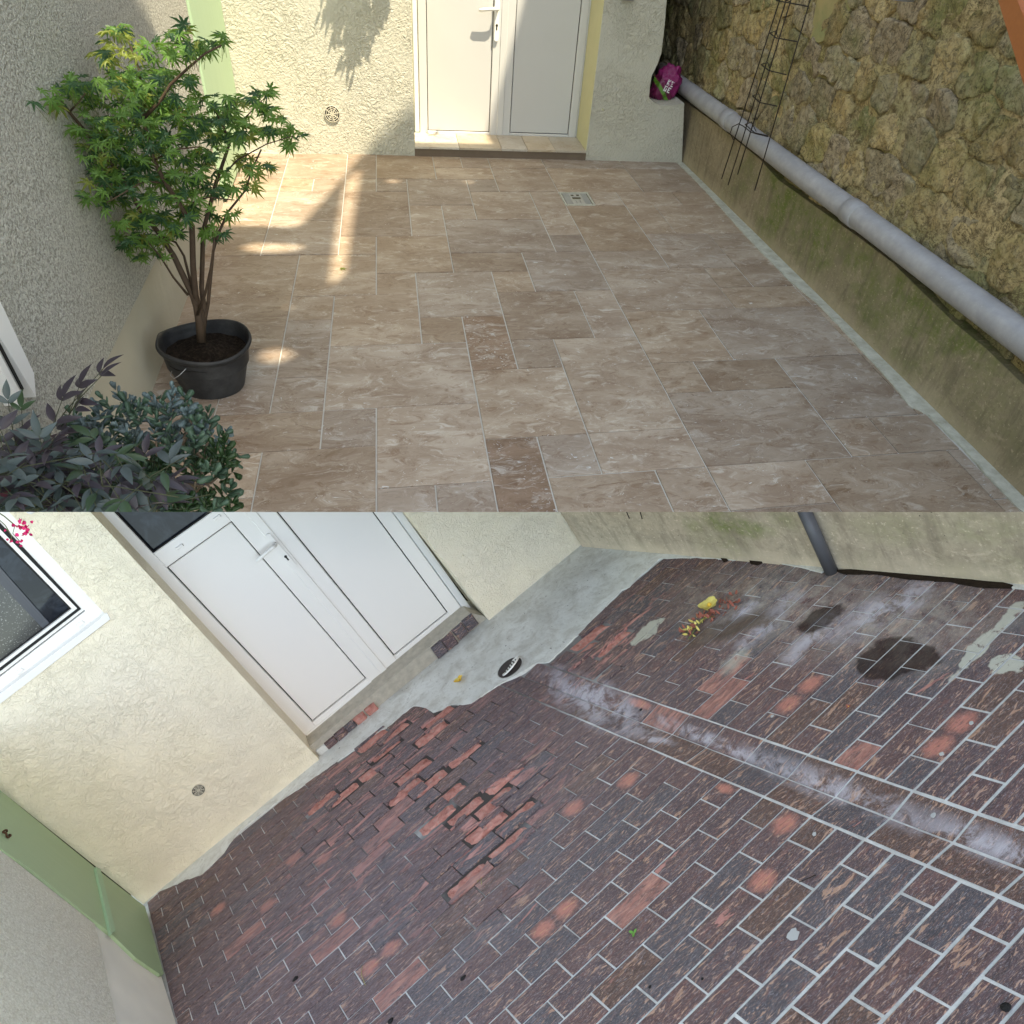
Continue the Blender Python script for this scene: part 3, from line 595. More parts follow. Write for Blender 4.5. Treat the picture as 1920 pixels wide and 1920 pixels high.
# --- soil bag in the hole
def bagmat():
    q=NM('printed_plastic_bag',.3,.5); P=q.P; sp=q.n('ShaderNodeSeparateXYZ'); q.L(P,sp.inputs[0])
    band=q.step(q.addm(sp.outputs[1],q.mul(sp.outputs[0],.6)),-.01,.0); c=q.mix(band,(.15,.010,.06),(.24,.014,.11))
    g=q.math('COMPARE',q.addm(q.addm(sp.outputs[1],q.mul(sp.outputs[0],.9)),.075),0.0); 
    st_=q.step(q.math('ABSOLUTE',q.addm(q.addm(sp.outputs[1],q.mul(sp.outputs[0],.6)),.07)),.02,.014); c=q.mix(st_,c,(.10,.26,.03))
    q.col(c); q.bump(q.noise(9,4,.6,2),.02); return q.m
m_bag=bagmat(); m_let=simple('bag_lettering',(.75,.70,.72),.4,.4)
bc=fTB.hit(1249,160,-.24); Mb=fTB.M@Matrix.Translation((bc.x,bc.y,-.24))@Matrix.Rotation(-.35,4,'Z')
bag=empty('soil_bag',Mb,label='crumpled magenta and green potting soil bag stuffed in the hole beside the pipe end',cat='bag')
mb=MB(); V=[]; nu,nv=44,30
for b in range(nv+1):
    for a in range(nu):
        th=2*math.pi*a/nu; ph=math.pi*b/nv-math.pi/2
        x=.115*math.cos(th)*abs(math.cos(ph))**.6; y=.155*math.sin(ph); z=.085*math.sin(th)*abs(math.cos(ph))**.6
        k=1+.30*noise.fractal(Vector((x*14,y*14,z*14+3)),1,2,4)-.12*abs(noise.noise(Vector((x*30,y*12,z*30)))); V.append((x*k,y*k,z*k))
mb.add(V,[(b*nu+a,b*nu+(a+1)%nu,(b+1)*nu+(a+1)%nu,(b+1)*nu+a) for b in range(nv) for a in range(nu)]); mb.go('bag_body',m_bag,Mb,bag,True)
def glyph(mb,ch,x,y,s,z):
    G={'G':['111','100','101','101','111'],'K':['101','110','100','110','101'],'O':['111','101','101','101','111'],'I':['1','1','1','1','1'],'E':['111','100','110','100','111'],'L':['100','100','100','100','111'],'M':['101','111','111','101','101'],'A':['111','101','111','101','101'],'P':['111','101','111','100','100'],'R':['110','101','110','110','101']}[ch]
    for r,rw in enumerate(G):
        for k,bt in enumerate(rw):
            if bt=='1': mb.box(x+k*s,x+(k+1)*s,y-(r+1)*s,y-r*s,z,z+.003)
mb=MB(); x=-.035
for ch in 'KE': glyph(mb,ch,x,.055,.0085,.088); x+=.034
x=-.04
for ch in 'GE': glyph(mb,ch,x,.004,.0085,.091); x+=.036
mb.go('lettering',m_let,Mb,bag)
# --- drain grate
gM=fTF.M; dr=empty('drain_grate',gM,label='square stainless drain grate set in the travertine floor before the door',cat='drain')
def gq(u,v): p=FT(6+u*.98,-9.93+v*.98); return Vector((p.x,p.y,0))
def bar(nm,u0,u1,v0,v1,z0,z1,mat):
    q4=[gq(u0,v1),gq(u1,v1),gq(u1,v0),gq(u0,v0)]; slab(nm,[[(p.x,p.y) for p in q4]],z0,z1,mat,gM,dr)
m_st=simple('stainless',(.50,.49,.46),.35,.5,.4,var=.15); m_pit=simple('drain_pit',(.10,.085,.05),.8,.3,var=.4)
bar('pit',.02,.98,.02,.98,-.02,-.0035,m_pit)
for a in ((0,1,0,.05),(0,1,.95,1),(0,.05,.05,.95),(.95,1,.05,.95)): bar('rim',*a,-.01,.003,m_cove)
for k in range(10):
    v=.09+k*.088; bar('slat',.08,.30,v,v+.045,-.006,.001,m_st); bar('slat',.70,.92,v,v+.045,-.006,.001,m_st)
for a in ((.30,.35,.07,.95),(.65,.70,.07,.95),(.35,.65,.08,.14),(.35,.65,.28,.34),(.35,.65,.52,.60),(.35,.65,.86,.93),(.46,.54,.14,.28),(.44,.56,.60,.86),(.35,.42,.60,.86),(.58,.65,.60,.86)): bar('slat',*a,-.006,.0015,m_st)
# ================================================================ LOWER COURTYARD (the brick floor)
B='B'
def CR(c,r): v=fBF.loc(FB(c,r)); return Vector((v.x,v.y))
def BH(x,y): return fBF.hit(x,y)
def crpx(x,y):
    p=fBF.hit(x,y); o=CR(0,0); a=CR(1,0)-o; b=CR(0,1)-o; d=a.x*b.y-a.y*b.x; q=p-o
    return ((q.x*b.y-q.y*b.x)/d,(a.x*q.y-a.y*q.x)/d)
def ellpx(q,c,p1,p2,wob=.25,wsc=14,soft=.15):
    c0=BH(*c); a=BH(*p1)-c0; b=BH(*p2)-c0; rot=math.atan2(a.y,a.x); n=Vector((-math.sin(rot),math.cos(rot)))
    return q.ell(c0.x,c0.y,a.length,abs(b.dot(n)) or b.length,-rot,wob,wsc,soft=soft)
ang=math.degrees
def brickmat(name, tones, kind='plain', streak=.5):
    q=NM(name,.6,.20); P=q.shift(30); uv=q.tc.outputs['UV']
    rowd=(CR(0,1)-CR(0,0))
    sm=q.map(sc=(9,70,20),src=P); w=q.warp(q.map(sc=(1,1,1),src=P),12,.016); sm2=q.map(sc=(1,5.5,1),src=w)
    a=q.noise(1,5,.65,.4,src=sm); b=q.noise(14,5,.7,.6,src=sm2); fl=q.noise(24,3,.6,1.2,src=sm2)
    c=q.mix(q.step(a,.3,.7),tones[0],tones[1])
    tint=q.ramp(q.rnd(),(0,tones[2]),(.33,tones[3]),(.66,tones[4]),(1,tones[2]),interp='LINEAR')
    c=q.mix(.45,c,tint); c=q.mix(q.mul(q.step(b,.55,.66),.45*streak+.15),c,(.30,.115,.085))
    f3=q.noise(9,4,.62,.8,src=sm2); c=q.mix(q.mul(q.step(f3,.62,.645),streak*1.5),c,(.50,.29,.20)); c=q.mix(q.mul(q.step(fl,.60,.63),streak*1.5),c,(.52,.32,.24)); f2=q.noise(60,4,.65,1.0,src=sm2); c=q.mix(q.mul(q.step(f2,.56,.62),streak*.9),c,(.34,.20,.16)); c=q.mix(q.mul(q.step(f2,.43,.37),.6),c,(.33,.30,.34)); c=q.mix(q.mul(q.step(q.noise(120,3,.7,src=sm2),.56,.64),.4),c,(.36,.27,.27))
    c=q.mix(q.mul(q.step(q.noise(80,3,.6,src=sm2),.60,.70),.28),c,(.42,.38,.38))
    c=q.mix(q.mul(q.step(q.noise(30,4,.7,src=sm2),.50,.32),.45),c,(.028,.024,.028))
    sal=(.50,.195,.155)
    if kind in('pair','near','far'):
        m=[]
        for k,u in enumerate((.24,.74)):
            if kind=='near' and k==1: continue
            if kind=='far' and k==0: continue
            v=q.map(sc=(1,1,0),loc=(-u,-.5,0),src=uv); v2=q.map(sc=(1/.20,1/.40,0),src=v); l=q.n('ShaderNodeVectorMath',operation='LENGTH'); q.L(v2,l.inputs[0])
            d=q.addm(l.outputs['Value'],q.mul(q.addm(q.noise(60,3,src=w),-.5),.9)); m.append(q.step(d,1.3,.6))
        mk=q.omax(*m); c=q.mix(q.mul(q.mul(mk,.85),q.step(q.noise(40,4,.7,src=sm2),.28,.5)),c,q.mix(q.step(fl,.55,.65),sal,(.55,.26,.16)))
    if kind=='red': c=q.mix(q.mul(q.step(q.noise(9,6,.75,.6,src=sm2),.38,.56),.8),c,q.mix(q.step(b,.4,.65),(.36,.14,.115),(.54,.27,.22)))
    sp_=q.omax(ellpx(q,(880,1560),(1010,1440),(930,1610),.4,6,.6),ellpx(q,(740,1400),(860,1310),(780,1450),.4,6,.6),ellpx(q,(1150,1195),(1230,1110),(1175,1215),.4,8,.6),ellpx(q,(935,1700),(975,1665),(945,1712),.4,10,.5),ellpx(q,(640,1590),(760,1480),(690,1640),.4,6,.8))
    spn=q.step(q.noise(3.2,6,.72,.8,src=sm2),.545,.575); sp=q.mul(sp_,spn); gen=q.step(q.noise(2.3,6,.7,.8,src=sm2),.685,.71); sp=q.math('MAXIMUM',sp,q.mul(gen,.75))
    c=q.mix(sp,c,q.mix(q.step(b,.35,.65),(.44,.17,.145),(.60,.30,.27)))
    mv=ellpx(q,(620,1640),(1000,1380),(760,1860),.3,3,.8); c=q.mix(q.mul(q.mul(mv,.42),q.step(q.noise(18,5,.75,src=sm2),.38,.58)),c,(.255,.215,.245))
    # stains lying across several bricks
    dust=q.mul(q.omax(ellpx(q,(1470,1130),(1300,1120),(1480,1210),.3,4,.6),ellpx(q,(1700,1170),(1560,1180),(1710,1240),.3,5,.6)),.8)
    c=q.mix(q.mul(dust,q.step(q.noise(16,5,.7),.35,.65)),c,(.37,.33,.29))
    lime=q.omax(ellpx(q,(1440,1165),(1390,1215),(1452,1172),.4,9,.6),ellpx(q,(1520,1195),(1470,1245),(1532,1202),.4,9,.6),ellpx(q,(1660,1140),(1570,1190),(1675,1160),.5,7,.6),ellpx(q,(1110,1312),(1200,1362),(1130,1286),.35,7,.5),ellpx(q,(1560,1474),(1740,1545),(1569,1457),.3,6,.8),ellpx(q,(1850,1578),(1990,1630),(1860,1560),.3,6,.8),ellpx(q,(1330,1385),(1450,1435),(1336,1377),.25,8,.6),
                ellpx(q,(1230,1385),(1260,1390),(1232,1378),.35,12,.4),ellpx(q,(1390,1150),(1340,1185),(1398,1156),.3,9,.6))
    c=q.mix(q.mul(q.mul(lime,.72),q.step(q.noise(12,7,.76,.6),.42,.56)),c,(.50,.48,.55))
    cem=q.omax(ellpx(q,(1850,1200),(1905,1140),(1862,1206),.6,10,.08),ellpx(q,(1885,1245),(1925,1240),(1888,1262),.6,14,.08),ellpx(q,(1215,1183),(1240,1160),(1224,1190),.3,16,.06),q.mul(ellpx(q,(1375,1240),(1398,1222),(1380,1252),.5,14,.4),.6))
    c=q.mix(q.mul(q.mul(cem,.9),q.step(q.noise(24,5,.75,.6),.36,.44)),c,q.mix(q.noise(60,4),(.42,.42,.36),(.52,.52,.46)))
    c=q.mix(q.mul(ellpx(q,(1370,1175),(1290,1200),(1382,1190),.4,9,.4),.75),c,(.07,.045,.03))
    wet=q.omax(ellpx(q,(1537,1160),(1577,1135),(1550,1172),.22,14,.12),ellpx(q,(1672,1236),(1742,1222),(1684,1272),.28,12,.10),ellpx(q,(1700,1222),(1768,1240),(1706,1200),.2,12,.10))
    c=q.mix(q.mul(wet,.76),c,q.mix(.5,c,(.022,.010,.007)) if False else (.016,.008,.006))
    r=q.addm(.50,q.mul(b,.4)); r=q.mix(wet,r,(.42,.42,.42)); q.L(q.mix(wet,(.5,.5,.5),(.12,.12,.12)),q.b.inputs['Specular IOR Level']); q.rough(r)
    q.col(c); q.bump(q.mul(sp,-1),.003,1); q.bump(q.addm(q.addm(q.mul(a,.9),q.mul(b,.6)),q.mul(fl,.3)),.0026,1); return q.m
T_DARK=((.036,.023,.028),(.135,.082,.090),(.080,.042,.050),(.066,.054,.070),(.120,.056,.054))
T_BLUE=((.030,.027,.036),(.112,.102,.122),(.058,.055,.070),(.052,.050,.064),(.076,.068,.084))
T_BRN=((.050,.028,.024),(.13,.074,.060),(.095,.050,.042),(.11,.062,.054),(.08,.042,.038))
bm_plain=brickmat('glazed_brick',T_DARK); bm_blue=brickmat('slate_brick',T_BLUE,streak=.5); bm_pair=brickmat('worn_brick',T_DARK,'pair'); bm_near=brickmat('worn_brick_end',T_DARK,'near'); bm_far=brickmat('worn_brick_head',T_DARK,'far'); bm_red=brickmat('salmon_brick',T_DARK,'red'); bm_brn=brickmat('brown_brick',T_BRN)
q=NM('broken_brick',.85,.2); w=q.warp(q.P,20,.03); n1=q.noise(26,6,.7,.5,src=w); q.col(q.mix(q.step(q.noise(55,5,.7),.55,.7),q.ramp(n1,(.3,(.30,.105,.085)),(.5,(.50,.215,.18)),(.7,(.60,.32,.28))),(.40,.30,.27))); q.bump(n1,.012); q.bump(q.noise(90,4,.7),.003); m_brk=q.m
q=NM('pavement_mortar',.9,.15); cw=(.64,.65,.66)
c=q.mix(q.step(q.noise(18,5,.7),.35,.7),cw,(.44,.44,.44))
dk=q.omax(ellpx(q,(760,1440),(1010,1300),(820,1560),.25,4,.35)); dk=q.omax(dk,ellpx(q,(900,1555),(1040,1430),(960,1640),.25,4,.35),ellpx(q,(935,1695),(990,1650),(945,1715),.25,4,.3)); c=q.mix(q.mul(dk,.94),c,(.04,.028,.025))
c=q.mix(q.mul(ellpx(q,(1120,1190),(1230,1080),(1170,1250),.25,4,.4),.75),c,(.10,.085,.08))
q.col(c); q.bump(q.noise(120,4),.002); m_bmort=q.m
pvB=empty('brick_floor',fBF.M,B,kind='structure')
big=[CR(-10.3,-24.6),CR(5.9,-26),CR(5.9,16),CR(-10.3,16)]
for cc in ((-10.3,.01),(1.0,6.1)):
    slab('mortar_bed',[[tuple(CR(cc[0],-26)),tuple(CR(cc[1],-26)),tuple(CR(cc[1],16)),tuple(CR(cc[0],16))]],-.06,-.0035,m_bmort,fBF.M,pvB,B)
gb_=MB(); gb_.add([(*CR(c_,r_),z_) for c_ in (0,.5,1.01) for r_,z_ in ((-17,-.0035-.013*(c_==.5)),(16,-.0035-.013*(c_==.5)))],[(0,2,3,1),(2,4,5,3)]); gb_.go('mortar_bed',m_bmort,fBF.M,pvB,side=B)
slab('mortar_bed',[[tuple(CR(0,-26)),tuple(CR(1.01,-26)),tuple(CR(1.01,-16.9)),tuple(CR(0,-16.9))]],-.06,-.0035,m_bmort,fBF.M,pvB,B)
# concrete strip along the house wall
conc=[(262,1704),(300,1672),(345,1652),(380,1640),(420,1600),(448,1560),(485,1532),(520,1505),(560,1480),(585,1462),(606,1448),(645,1420),(678,1398),(705,1378),(735,1358),(755,1340),(776,1324),(798,1328),(812,1336),(830,1330),(846,1321),(868,1323),(884,1320),(912,1300),(938,1283),(966,1268),(990,1254),(1002,1246),(1030,1242),(1058,1215),(1085,1190),(1110,1165),(1140,1135),(1165,1108),(1180,1102),(1190,1090),(1214,1070),(1238,1048),(1300,1046),(1400,1052),(1402,1030),(1092,1005),(900,1140),(560,1420)]
concL=[]
for i_ in range(len(conc)):
    a_,b_=BH(*conc[i_]),BH(*conc[(i_+1)%len(conc)]); n_=max(1,int((b_-a_).length/.022))
    for t_ in range(n_): concL.append(a_.lerp(b_,t_/n_)+Vector((random.uniform(-.003,.003),random.uniform(-.003,.003))))
def inpoly(p,L):
    r=False; n=len(L)
    for i in range(n):
        a,b=L[i],L[(i+1)%n]
        if (a.y>p.y)!=(b.y>p.y) and p.x<(b.x-a.x)*(p.y-a.y)/(b.y-a.y)+a.x: r=not r
    return r
marks={}
def mark(lst,v):
    for x,y in lst:
        c,r=crpx(x,y); marks.setdefault((math.floor(r),c<0.0,round(c,3)),v)
MK=[]
for v,l in (('pair',[(1505,1292),(1797,1375),(717,1797),(1044,1707),(648,1706)]),
            ('far',[(1345,1480),(860,1655),(507,1698),(1208,1338),(1440,1606),(560,1600),(1135,1495)]),
            ('near',[(630,1725),(1068,1512),(413,1707),(1421,1650),(628,1590)]),
            ('red',[(1200,1690),(1345,1265),(640,1745),(1318,1318),(490,1740),(905,1620)]),
            ('blue',[(1370,1337),(870,1800),(1000,1640),(1080,1650),(1400,1610),(1320,1775),(1160,1880),(1470,1880),(505,1820),(470,1840),(1590,1690),(1690,1730),(1250,1790),(760,1700),(1440,1120),(1420,1205),(1560,1375),(1500,1355),(1680,1445),(1230,1860),(1770,1700),(930,1740),(330,1760),(310,1790),(580,1550),(750,1610)]),
            ('brn',[(390,1660),(500,1640),(1340,1440),(1120,1420),(1450,1380),(1560,1340)])):
    for x,y in l: MK.append((v,)+crpx(x,y))
CHIP=[((890,1560),110,.7),((970,1500),80,.7),((760,1440),80,.5),((700,1390),70,.45),((860,1380),80,.35),((640,1480),80,.3),((950,1700),40,.9),((1130,1210),70,.45),((1200,1190),50,.5),((720,1520),60,.25)]
MATS={'pair':bm_pair,'near':bm_near,'far':bm_far,'red':bm_red,'blue':bm_blue,'brn':bm_brn}
rb=random.Random(11); OVER=[]; nbr=0
def clipq(P,a,b,keep):
    """keep the part of polygon P on one side of the line a-b"""
    Q=[]; n=(b-a); s=lambda p:(n.x*(p.y-a.y)-n.y*(p.x-a.x))*keep
    for i in range(len(P)):
        p,q_=P[i],P[(i+1)%len(P)]; d0,d1=s(p),s(q_)
        if d0>=0: Q.append(p)
        if d0*d1<0: t=d0/(d0-d1); Q.append(p.lerp(q_,t))
    return Q
def brick(c0,c1,r0,r1,zc=None,forced=None):
    global nbr
    cm,rm=(c0+c1)/2,(r0+r1)/2; P=FB(cm,rm)
    if (P-C0).dot(cz)>-.15: return
    x,y=proj(P)
    if x<240 or x>2010 or y<960 or y>2010: return
    cl=CR(cm,rm)
    if inpoly(cl,concL) and inpoly(CR(c0*.75+cm*.25,rm),concL) and inpoly(CR(c1*.75+cm*.25,rm),concL): return
    v=forced
    for (m,c,r) in MK:
        if c0<=c<c1 and r0<=r<r1: v=m
    mat=MATS.get(v) or (bm_red if rb.random()<.015 else bm_blue if rb.random()<.12 else bm_brn if rb.random()<.12 else bm_plain)
    ch=0
    for (cx_,cy_),rad,p in CHIP:
        d=math.hypot(x-cx_,y-cy_)/rad
        if d<1: ch=max(ch,p*(1.15-d*.5))
    near=min(1,max(0,(rm+6)/14))
    gap=.0042+.0042*near**2 if ch<=0 else .0050
    z=rb.uniform(-.0008,.0008); dz=.0028
    if ch>0: z=rb.uniform(-.001,.004); dz=.005
    q4=[CR(c0,r1),CR(c1,r1),CR(c1,r0),CR(c0,r0)]
    gx=(CR(1,0)-CR(0,0)).normalized()
    q4=[p+Vector((rb.uniform(-.0012,.0012),rb.uniform(-.0010,.0010))) for p in q4]
    if zc is None and rb.random()<ch:
        # broken brick: rough red body with what is left of the glazed face
        z+=.003; base=slabbrick(q4,z-.0005-rb.uniform(0,.0015),m_brk,gap)
        side=rb.choice((-1,1)); u0,u1=rb.uniform(.15,.9),rb.uniform(.15,.9); n=7
        cut=[]
        for k in range(n+1):
            t=k/n; u=u0+(u1-u0)*t+rb.uniform(-.13,.13); u=min(.96,max(.04,u))
            a=q4[0].lerp(q4[1],t); b=q4[3].lerp(q4[2],t); cut.append(a.lerp(b,u))
        t0,t1=(rb.choice(((0,1),(0,.55),(.4,1),(0,1))))
        if rb.random()<.95:
            pl=[cut[k] for k in range(n+1) if t0<=k/n<=t1]
            ks=[k/n for k in range(n+1) if t0<=k/n<=t1]
            e0,e1=(q4[0],q4[1]) if side>0 else (q4[3],q4[2])
            far=[e0.lerp(e1,t).lerp((q4[0]+q4[2])/2,.04) for t in ks[::-1]]
            lp_=pl+far
            if len(lp_)>4: slab('glaze_flake',[[(p.x,p.y) for p in lp_]],z-.009,z+.0045,mat,fBF.M,base,B)
        return
    o=slabpiece_z('brick',q4,z if zc is None else zc,mat,gap,dz); nbr+=1
def slabbrick(q4,z,mat,gap):
    bm=MB(); n,m=8,4; c=(q4[0]+q4[1]+q4[2]+q4[3])/4; o=Vector((rb.uniform(0,99),0,0)); V=[]
    qq=[c+(p-c)*(1-gap/ .09) for p in q4]
    for b in range(m+1):
        for a in range(n+1):
            p=qq[0].lerp(qq[1],a/n).lerp(qq[3].lerp(qq[2],a/n),b/m); e= a in(0,n) or b in (0,m)
            V.append((p.x,p.y,z+noise.fractal(Vector((p.x*40,p.y*60,0))+o,1,2,3)*.0035-(.010 if e else 0)))
    F_=[(b*(n+1)+a,(b+1)*(n+1)+a,(b+1)*(n+1)+a+1,b*(n+1)+a+1) for b in range(m) for a in range(n)]
    e=Vector(q4[1])-Vector(q4[0]); g=Vector(q4[3])-Vector(q4[0])
    if e.x*g.y-e.y*g.x>0: F_=[f[::-1] for f in F_]
    bm.add(V,F_); return bm.go('brick',mat,fBF.M,pvB,False,B)
def slabpiece_z(name,q4,z,mat,gap,dz):
    if callable(z):
        o=slabpiece(name,[(p.x,p.y) for p in q4],0,mat,fBF.M,pvB,B,gap,.0014,0,.016)
        for v in o.data.vertices: v.co.z+=z(v.co.xy)
        return o
    return slabpiece(name,[(p.x,p.y) for p in q4],z,mat,fBF.M,pvB,B,gap,.0014,dz,.016)
for n in range(-24,15):
    even=(n%2==0)
    c=0.0; js=[0.0]; k=-.5 if even else -1.0
    while k>-9.6: js.append(k+rb.uniform(-.012,.012)); k-=1
    js.append(-9.82)
    for a,b in zip(js,js[1:]): brick(b,a,n,n+1)
    js=[1.03]; k=2.14 if even else 1.6
    while k<5.35: js.append(k+rb.uniform(-.012,.012)); k+=1.125
    js.append(5.56)
    for a,b in zip(js,js[1:]):
        if b-a>.12: brick(a,b,n,n+1)
mid=CR(.5,0); gm=(CR(0,1)-CR(0,0)).normalized(); gn=Vector((-gm.y,gm.x))
def zg(p):
    d=abs((p-mid).dot(gn)); wd_=abs((CR(0,0)-mid).dot(gn)); return -.013*max(0,1-d/wd_)
lowm={-10:'brn',-2:'brn',0:'blue',2:'brn',4:'blue',6:'brn',8:'brn',10:'brn',-4:'brn',-6:'brn'}; upm={8:'brn',6:'brn',4:'brn',2:'brn',-2:'plain'}
for r in range(-18,16,2):
    a,b=max(r,-16.9),r+2
    if b<=-16.4: continue
    brick(.02,.5,a,b,zg,lowm.get(r)); brick(.5,1.01,a,b,zg,upm.get(r))
print('bricks',nbr)
q=NM('pale_concrete',.9,.2); a=q.noise(5,6,.65,.5); c=q.mix(q.step(a,.35,.65),(.74,.75,.73),(.60,.60,.57)); c=q.mix(q.mul(q.step(q.noise(9,6,.75,.6),.46,.66),.6),c,(.42,.395,.35)); c=q.mix(q.mul(q.step(q.noise(40,5,.7),.56,.68),.4),c,(.34,.33,.31)); c=q.mix(q.step(q.noise(60,2),.73,.76),c,(.06,.05,.045))
q.col(c); q.bump(q.addm(a,q.mul(q.noise(60,4,.7),.3)),.006); m_conc=q.m
slab('concrete_path',[[(p.x,p.y) for p in concL]],-.03,.004,m_conc,fBF.M,None,B,kind='structure')
def fB(name,px,z0,z1,mat,parent=None,rag=0,**k): return poly(name,fBF,px,z0,z1,mat,parent,B,rag,**k)
fB('mortar_fillet',[(1220,1040),(1300,1040),(1360,1044),(1440,1052),(1500,1062),(1540,1072),(1552,1066),(1620,1068),(1700,1073),(1790,1086),(1860,1096),(1930,1106),(1990,1114),(1990,1092),(1905,1082),(1500,1048),(1300,1034)],-.02,.006,m_conc,rag=.004,kind='structure')
m_soil=simple('dark_soil',(.035,.024,.017),.95,.1,var=.6,sc=60,bump=.006)
for L_ in ([(1566,1068),(1600,1066),(1660,1068),(1720,1073),(1790,1080),(1830,1087),(1880,1092),(1900,1096),(1896,1101),(1850,1099),(1832,1099),(1780,1088),(1720,1085),(1640,1075),(1580,1074)],[(1350,1046),(1358,1044),(1364,1048),(1356,1052)],[(1404,1050),(1416,1047),(1428,1053),(1420,1057),(1406,1055)]):
    fB('soil_crack',L_,-.01,.009,m_soil,rag=.002,kind='stuff')
# round floor drain with its tilted white grate
dc=BH(957,1253); Md=fBF.M@Matrix.Translation((dc.x,dc.y,0)); fd=empty('floor_drain',Md,B,label='round floor drain with a tilted white slotted cover in the pale concrete',cat='drain')
dr_=(BH(982,1240)-dc).length
mb=MB(); mb.lathe([(dr_*.96,.006),(dr_*.90,.006),(dr_*.86,-.05)],32); mb.go('drain_ring',m_conc,Md,fd,True,B)
mb=MB(); mb.tube([(0,0,.0055),(0,0,.0062)],dr_*.9,32); mb.go('drain_hole',simple('drain_inside',(.045,.035,.035),.6,.4,var=.6,sc=30),Md,fd,side=B)
Mg=Md@Matrix.Translation((dr_*.10,-.01,.013))@Matrix.Rotation(math.radians(-24),4,Vector((.9,.5,0)).normalized()); mb=MB(); R_=dr_*.80
mb.lathe([(R_,.0),(R_,.006),(R_*.80,.006),(R_*.80,.0)],32)
for k in range(-3,4):
    x=k*R_*.25; hl=math.sqrt(max(0,(R_*.82)**2-x*x)); mb.box(x-R_*.07,x+R_*.07,-hl,hl,0,.004)
mb.go('drain_cover',m_pvc,Mg,fd,side=B)
# --- house wall with door and window
DB=-.16
hw=empty('house_wall',fBB.M,B,label='pale cream stucco house wall with window and white door above the brick floor',cat='wall')
Lp=lambda pts,z=0:[tuple(fBB.hit(x,y,z)) for x,y in pts]
winh=[(207,1162),(-40,1350),(-200,1150),(-140,793)]
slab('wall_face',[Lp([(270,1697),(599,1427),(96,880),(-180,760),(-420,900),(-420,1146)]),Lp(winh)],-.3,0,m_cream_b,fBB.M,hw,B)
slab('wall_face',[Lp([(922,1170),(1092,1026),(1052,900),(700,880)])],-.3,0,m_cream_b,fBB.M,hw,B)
slab('reveal',[Lp([(597,1429),(600,1426),(96,880),(92,883)])],-.28,.0015,m_cream_b,fBB.M,hw,B)
H=lambda x,y,o=DB: fBB.hit(x,y,o)
# threshold face under the door
th=empty('door_threshold',fBB.M,B,label='broken brick and cement threshold under the lower white door',cat='threshold')
tl=[(586,1399),(880,1154),(912,1158),(922,1170),(905,1186),(598,1432)]
m_thr=simple('brown_cement',(.50,.46,.39),.9,.15,var=.4,sc=25,bump=.008)
slab('cement_fill',[[tuple(fBB.hit(x,y,-.035)) for x,y in [(560,1420),(586,1396),(882,1150),(925,1160),(925,1190),(600,1450)]]],-.3,-.04,m_thr,fBB.M,th,B)
def tb(cx_,cy_,w_,h_,mat,dz=0):
    p=fBB.hit(cx_,cy_,-.03); obs=[]
    mb=MB(); ws,hs=w_,h_; mb.box(p.x-ws/2,p.x+ws/2,p.y-hs/2+.018,p.y+hs/2+.012,-.08,-.022+dz,0,.006)
    for v in mb.V: v += Vector((rb.uniform(-.003,.003),rb.uniform(-.003,.003),rb.uniform(-.003,.003)))
    mb.go('brick',mat,fBB.M,th,side=B)
gw=.062
for x,y,m in [(613,1412,m_conc),(627,1400,bm_plain),(646,1384,bm_plain),(664,1369,bm_blue),(682,1354,m_brk),(703,1337,m_brk),(827,1221,bm_blue),(846,1206,bm_plain),(866,1188,bm_blue),(884,1171,bm_blue)]: tb(x,y,gw*(1 if x<800 else 1.15),.088,m,rb.uniform(-.004,.006))
# door
d2=empty('double_door',fBB.M,B,label='white plastic double door with dark glazed top above the brick floor',cat='door')
l0=H(578,1387).x; l1=H(719,1268).x; r0=H(727,1258).x; r1=H(868,1143).x; y0=(H(578,1387).y+H(868,1143).y)/2
print('door base',H(578,1387),H(719,1268),H(727,1258),H(868,1143))
st=H(593,1362).x-l0; rl=.055
mr0=(H(315,1067).y+H(453,960).y)/2; mr1=(H(292,1038).y+H(392,960).y)/2; TOP=mr1+.6
xo0=H(560,1393).x; xo1=H(882,1152).x
rbox(fBB,d2,'door_frame',l0-.045,l0-.003,y0-.02,TOP+.1,DB-.06,DB+.006,m_pvcg,B); rbox(fBB,d2,'door_frame',r1+.003,r1+.045,y0-.02,TOP+.1,DB-.06,DB+.006,m_pvcg,B)
rbox(fBB,d2,'threshold_bar',l0-.045,r1+.045,y0-.045,y0-.006,DB-.06,DB+.012,m_alu,B)
leaf(fBB,d2,l0,l1,y0,TOP,DB,st,rl,0,B,midrail=(mr0,mr1)); leaf(fBB,d2,r0,r1,y0,TOP,DB-.003,st,rl,0,B,midrail=(mr0,mr1))
rbox(fBB,d2,'meeting_cover',l1-.004,r0+.004,y0,TOP,DB-.03,DB+.005,m_pvc,B)
rbox(fBB,d2,'drip_bar',l0+.01,l1-.01,y0-.004,y0+.026,DB-.01,DB+.014,m_pvc,B); rbox(fBB,d2,'drip_bar',r0+.01,r1-.01,y0-.004,y0+.026,DB-.01,DB+.014,m_pvc,B)
for x,y in [(337,1025),(407,970)]:
    p=H(x,y,DB); mb=MB(); mb.box(p.x-.018,p.x+.018,p.y-.007,p.y+.007,DB-.004,DB+.008,bev=.002); mb.go('drain_cap',m_pvc,fBB.M,d2,side=B)
hp=H(518,1022); handle(fBB,d2,hp.x,hp.y-.04,DB+.003,.95,B)
mb=MB(); mb.box(l0-.05,r1+.05,y0-.05,TOP+.1,DB-.10,DB-.065); mb.go('door_core',m_gap,fBB.M,d2,side=B)
